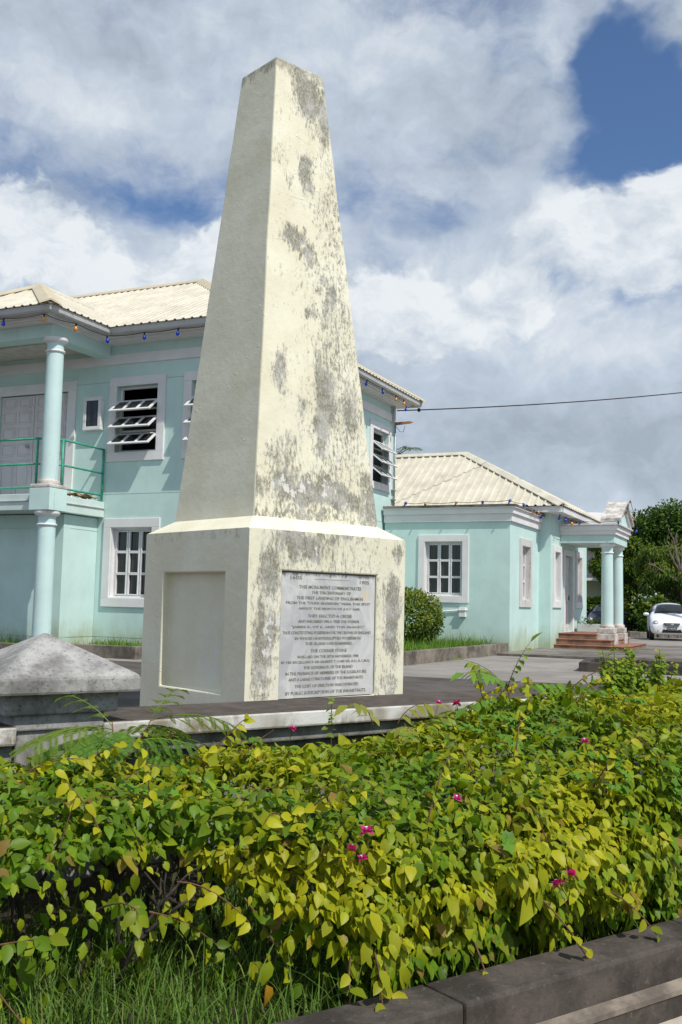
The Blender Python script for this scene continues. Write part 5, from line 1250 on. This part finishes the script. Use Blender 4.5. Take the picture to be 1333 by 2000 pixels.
for (x, z) in ((2.2, .9), (2.4, 3.6)):
    f = MB().ring(0, 1.0, 0, 1.3, .08, -.03, .05).build('window', 'house_white', hs, loc=(-4.8+x, 0, z)); MB().box(.08, .92, .06, .07, .08, 1.22).build('pane', 'dark_glass', f)
sheet('lawn', [(12.5, 43.6), (40, 43.0), (40, 75), (10, 75), (10, 49.5)], G+.14, 'lawn', .2)
ed = thing('stone_edging', 'low dark rubble edging of the lawn behind the white car', 'edging', (12.4, 43.4, G))
for k in range(34):
    x = k*.42; mb = MB(); w_ = random.uniform(.34, .41); h_ = random.uniform(.16, .26)
    mb.box(x, x+w_, random.uniform(-.04, .03), .28, -.05, h_); mb.build('stone', 'bed_kerb', ed, False, .03)

# cars ---------------------------------------------------------------------------
def car(name, label, loc, rz, paintm, kind='hatch', plate=None):
    t = thing(name, label, 'car', loc, rz)
    # stations along y (front is -y): y, half width sill, half width belt, half width top, z bottom, z belt, z top
    if kind == 'hatch':
        ST = [(-1.74, .58, .60, .46, .30, .50, .60), (-1.69, .70, .72, .58, .24, .56, .72), (-1.50, .77, .79, .66, .22, .66, .86), (-1.2, .785, .80, .68, .22, .80, .93), (-.95, .79, .80, .68, .22, .90, 1.00), (-.80, .79, .80, .66, .22, .94, 1.04),
              (-.42, .79, .80, .61, .22, .95, 1.30), (-.10, .79, .80, .58, .22, .96, 1.455), (.4, .79, .80, .58, .22, .97, 1.49), (1.0, .79, .80, .57, .22, .98, 1.475), (1.4, .78, .79, .55, .24, .99, 1.40), (1.62, .74, .76, .55, .30, .98, 1.12), (1.72, .66, .68, .52, .36, .80, .92)]
    else:
        ST = [(-2.05, .62, .64, .50, .32, .50, .60), (-1.98, .74, .76, .62, .26, .58, .72), (-1.6, .80, .82, .70, .22, .70, .82), (-1.1, .82, .84, .72, .22, .82, .92), (-.85, .82, .84, .70, .22, .88, .97), (-.3, .82, .84, .60, .22, .90, 1.30),
              (.1, .82, .84, .58, .22, .90, 1.40), (.7, .82, .84, .58, .22, .91, 1.40), (1.15, .82, .84, .62, .22, .92, 1.18), (1.45, .82, .84, .70, .22, .92, 1.0), (1.95, .78, .80, .68, .26, .88, .95), (2.08, .68, .70, .58, .34, .72, .85)]
    mb = MB(); n = 12
    for y, ws, wb, wt, zb, zl, zt in ST:
        half = [(0, zb), (ws*.85, zb), (ws, zb+.10), (wb*1.0, (zb+zl)/2+.05), (wb, zl), (wt, zt-.03), (0, zt)]
        ring_ = half+[(-x, z) for x, z in half[-2:0:-1]]; n = len(ring_); mb.v += [(x, y, z) for x, z in ring_]
    for i in range(len(ST)-1):
        for k in range(n): mb.f.append((i*n+k, i*n+(k+1) % n, (i+1)*n+(k+1) % n, (i+1)*n+k))
    mb.f.append(tuple(range(n-1, -1, -1))); b = (len(ST)-1)*n; mb.f.append(tuple(range(b, b+n)))
    body = mb.build('body', paintm, t, True); body.modifiers.new('Subdivision', 'SUBSURF').levels = 2; body.modifiers['Subdivision'].render_levels = 2
    S = {s[0]: s for s in ST}; g = sorted(S)
    def at_(y):
        for a, b in zip(g[:-1], g[1:]):
            if a <= y <= b: f = (y-a)/(b-a); return [S[a][i]+(S[b][i]-S[a][i])*f for i in range(7)]
    yw0, yw1 = (-.76, -.22) if kind == 'hatch' else (-.80, .02)
    def patch(ya, yb, w0, w1, nm, mat_, lift=.012, nn_=6, m_=8):
        q = MB()
        for i in range(nn_+1):
            y = ya+(yb-ya)*i/nn_; a = at_(y)
            for j in range(m_+1):
                u_ = -1+2*j/m_; w_ = (w0+(w1-w0)*i/nn_); q.v.append((u_*w_, y-(.01), a[6]-.035*abs(u_)**2.5*1.2+lift+.004))
        for i in range(nn_):
            for j in range(m_): q.f.append((i*(m_+1)+j, i*(m_+1)+j+1, (i+1)*(m_+1)+j+1, (i+1)*(m_+1)+j))
        o = q.build(nm, mat_, t, True); o.modifiers.new('Solidify', 'SOLIDIFY').thickness = .01; return o
    patch(yw0, yw1, .60, .47, 'windscreen', 'car_glass', .018)
    if kind != 'hatch': patch(.78, 1.36, .54, .60, 'rear_window', 'car_glass', .014)
    ys = (-.45, .1, .12, .75, .77, 1.3) if kind == 'hatch' else (-.5, .1, .12, .65, .67, 1.1)
    for sg in (-1, 1):
        for a, b in ((ys[0], ys[1]), (ys[2], ys[3]), (ys[4], ys[5])):
            q = MB(); m_ = 4
            for i in range(m_+1):
                y = a+(b-a)*i/m_; s_ = at_(y)
                for f in (.12, .82): q.v.append((sg*((s_[2]-.005)+(s_[3]-s_[2])*f+.012), y, s_[5]+(s_[6]-.03-s_[5])*f))
            q.f = [(2*i, 2*i+2, 2*i+3, 2*i+1) for i in range(m_)]; o = q.build('side_window', 'car_glass', t, True); o.modifiers.new('Solidify', 'SOLIDIFY').thickness = .008
        for y in ((-1.12, 1.15) if kind == 'hatch' else (-1.25, 1.3)):
            wmb = MB().lathe([(.20, -.09), (.27, -.085), (.285, -.05), (.285, .05), (.27, .085), (.20, .09)], 24)
            w_ = wmb.build('tyre', 'black', t, True, loc=(sg*.72, y, .285), rot=(0, PI2, 0)); MB().lathe([(.03, -.085), (.19, -.075), (.205, -.09), (.205, .09), (.19, .075), (.03, .085)], 18).build('rim', 'metal', w_, True)
        m_ = MB().lathe([(.002, -.11), (.05, -.10), (.078, -.04), (.08, .04), (.05, .10), (.002, .11)], 14).build('mirror', paintm, t, True, loc=(sg*.90, -.52, 1.0), rot=(0, PI2, 0)); m_.scale = (.85, .8, 1)
        y = ST[1][0]-.02
        hl = MB().lathe([(.002, .05), (.07, .045), (.115, .02), (.13, -.02), (.12, -.06)], 20).build('headlight', 'lens', t, True, loc=(sg*.60, y+.10, .66), rot=(PI2*.82, 0, sg*.5)); hl.scale = (1.05, 1.05, 1)
        MB().lathe([(.002, .03), (.05, .025), (.055, 0)], 16).build('headlamp', 'chrome', hl, True, loc=(0, 0, .028))
        MB().lathe([(.002, .02), (.045, .018), (.055, 0), (.055, -.05)], 16).build('fog_lamp', 'lens', t, True, loc=(sg*.52, y+.0, .40), rot=(PI2, 0, sg*.3))
    yf = ST[0][0]
    gr = MB().add([(-.30, yf-.02, .68), (.30, yf-.02, .68), (.25, yf-.035, .565), (-.25, yf-.035, .565), (-.30, yf+.12, .68), (.30, yf+.12, .68), (.25, yf+.1, .565), (-.25, yf+.1, .565)], [(3, 2, 1, 0), (0, 1, 5, 4), (2, 3, 7, 6), (1, 2, 6, 5), (3, 0, 4, 7)]).build('grille', 'black', t)
    for z in (.60, .645): MB().box(-.25, .25, yf-.045, yf-.03, z-.008, z+.008).build('grille_bar', 'chrome', gr)
    em = MB().lathe([(.05, -.006), (.055, 0), (.05, .006)], 20).build('emblem', 'chrome', gr, True, loc=(0, yf-.05, .622), rot=(PI2, 0, 0)); em.scale = (1.3, .75, 1)
    MB().add([(-.33, yf+.005, .44), (.33, yf+.005, .44), (.38, yf+.0, .31), (-.38, yf+.0, .31), (-.33, yf+.1, .44), (.33, yf+.1, .44), (.38, yf+.1, .31), (-.38, yf+.1, .31)], [(3, 2, 1, 0), (0, 1, 5, 4), (2, 3, 7, 6), (1, 2, 6, 5), (3, 0, 4, 7)]).build('air_intake', 'black', t)
    pb = MB().box(-.17, .17, yf-.03, yf-.005, .43, .52).build('number_plate', 'black', t, False, .004)
    if plate: link('plate_text', text_mesh(plate, .26, .055), 'louver', pb, loc=(-.13, yf-.032, .447), rot=(PI2, 0, 0))
    for sg in (-1, 1): MB().tube([(sg*.1, yf+.9, 1.055), (sg*.3-.2, yf+.88, 1.05), (sg*.5-.1, yf+.9, 1.045)], .010, 5).build('wiper', 'black', t)
    return t
car('white_hatchback', 'white hatchback parked at the right edge under the trees', (13.2, 40.6, G), rad(-14.5), 'car_white', 'hatch', 'P 8578')
car('dark_blue_car', 'dark blue saloon partly hidden behind the porch columns', (12.55, 47.5, G), rad(-20), 'car_blue', 'sedan')
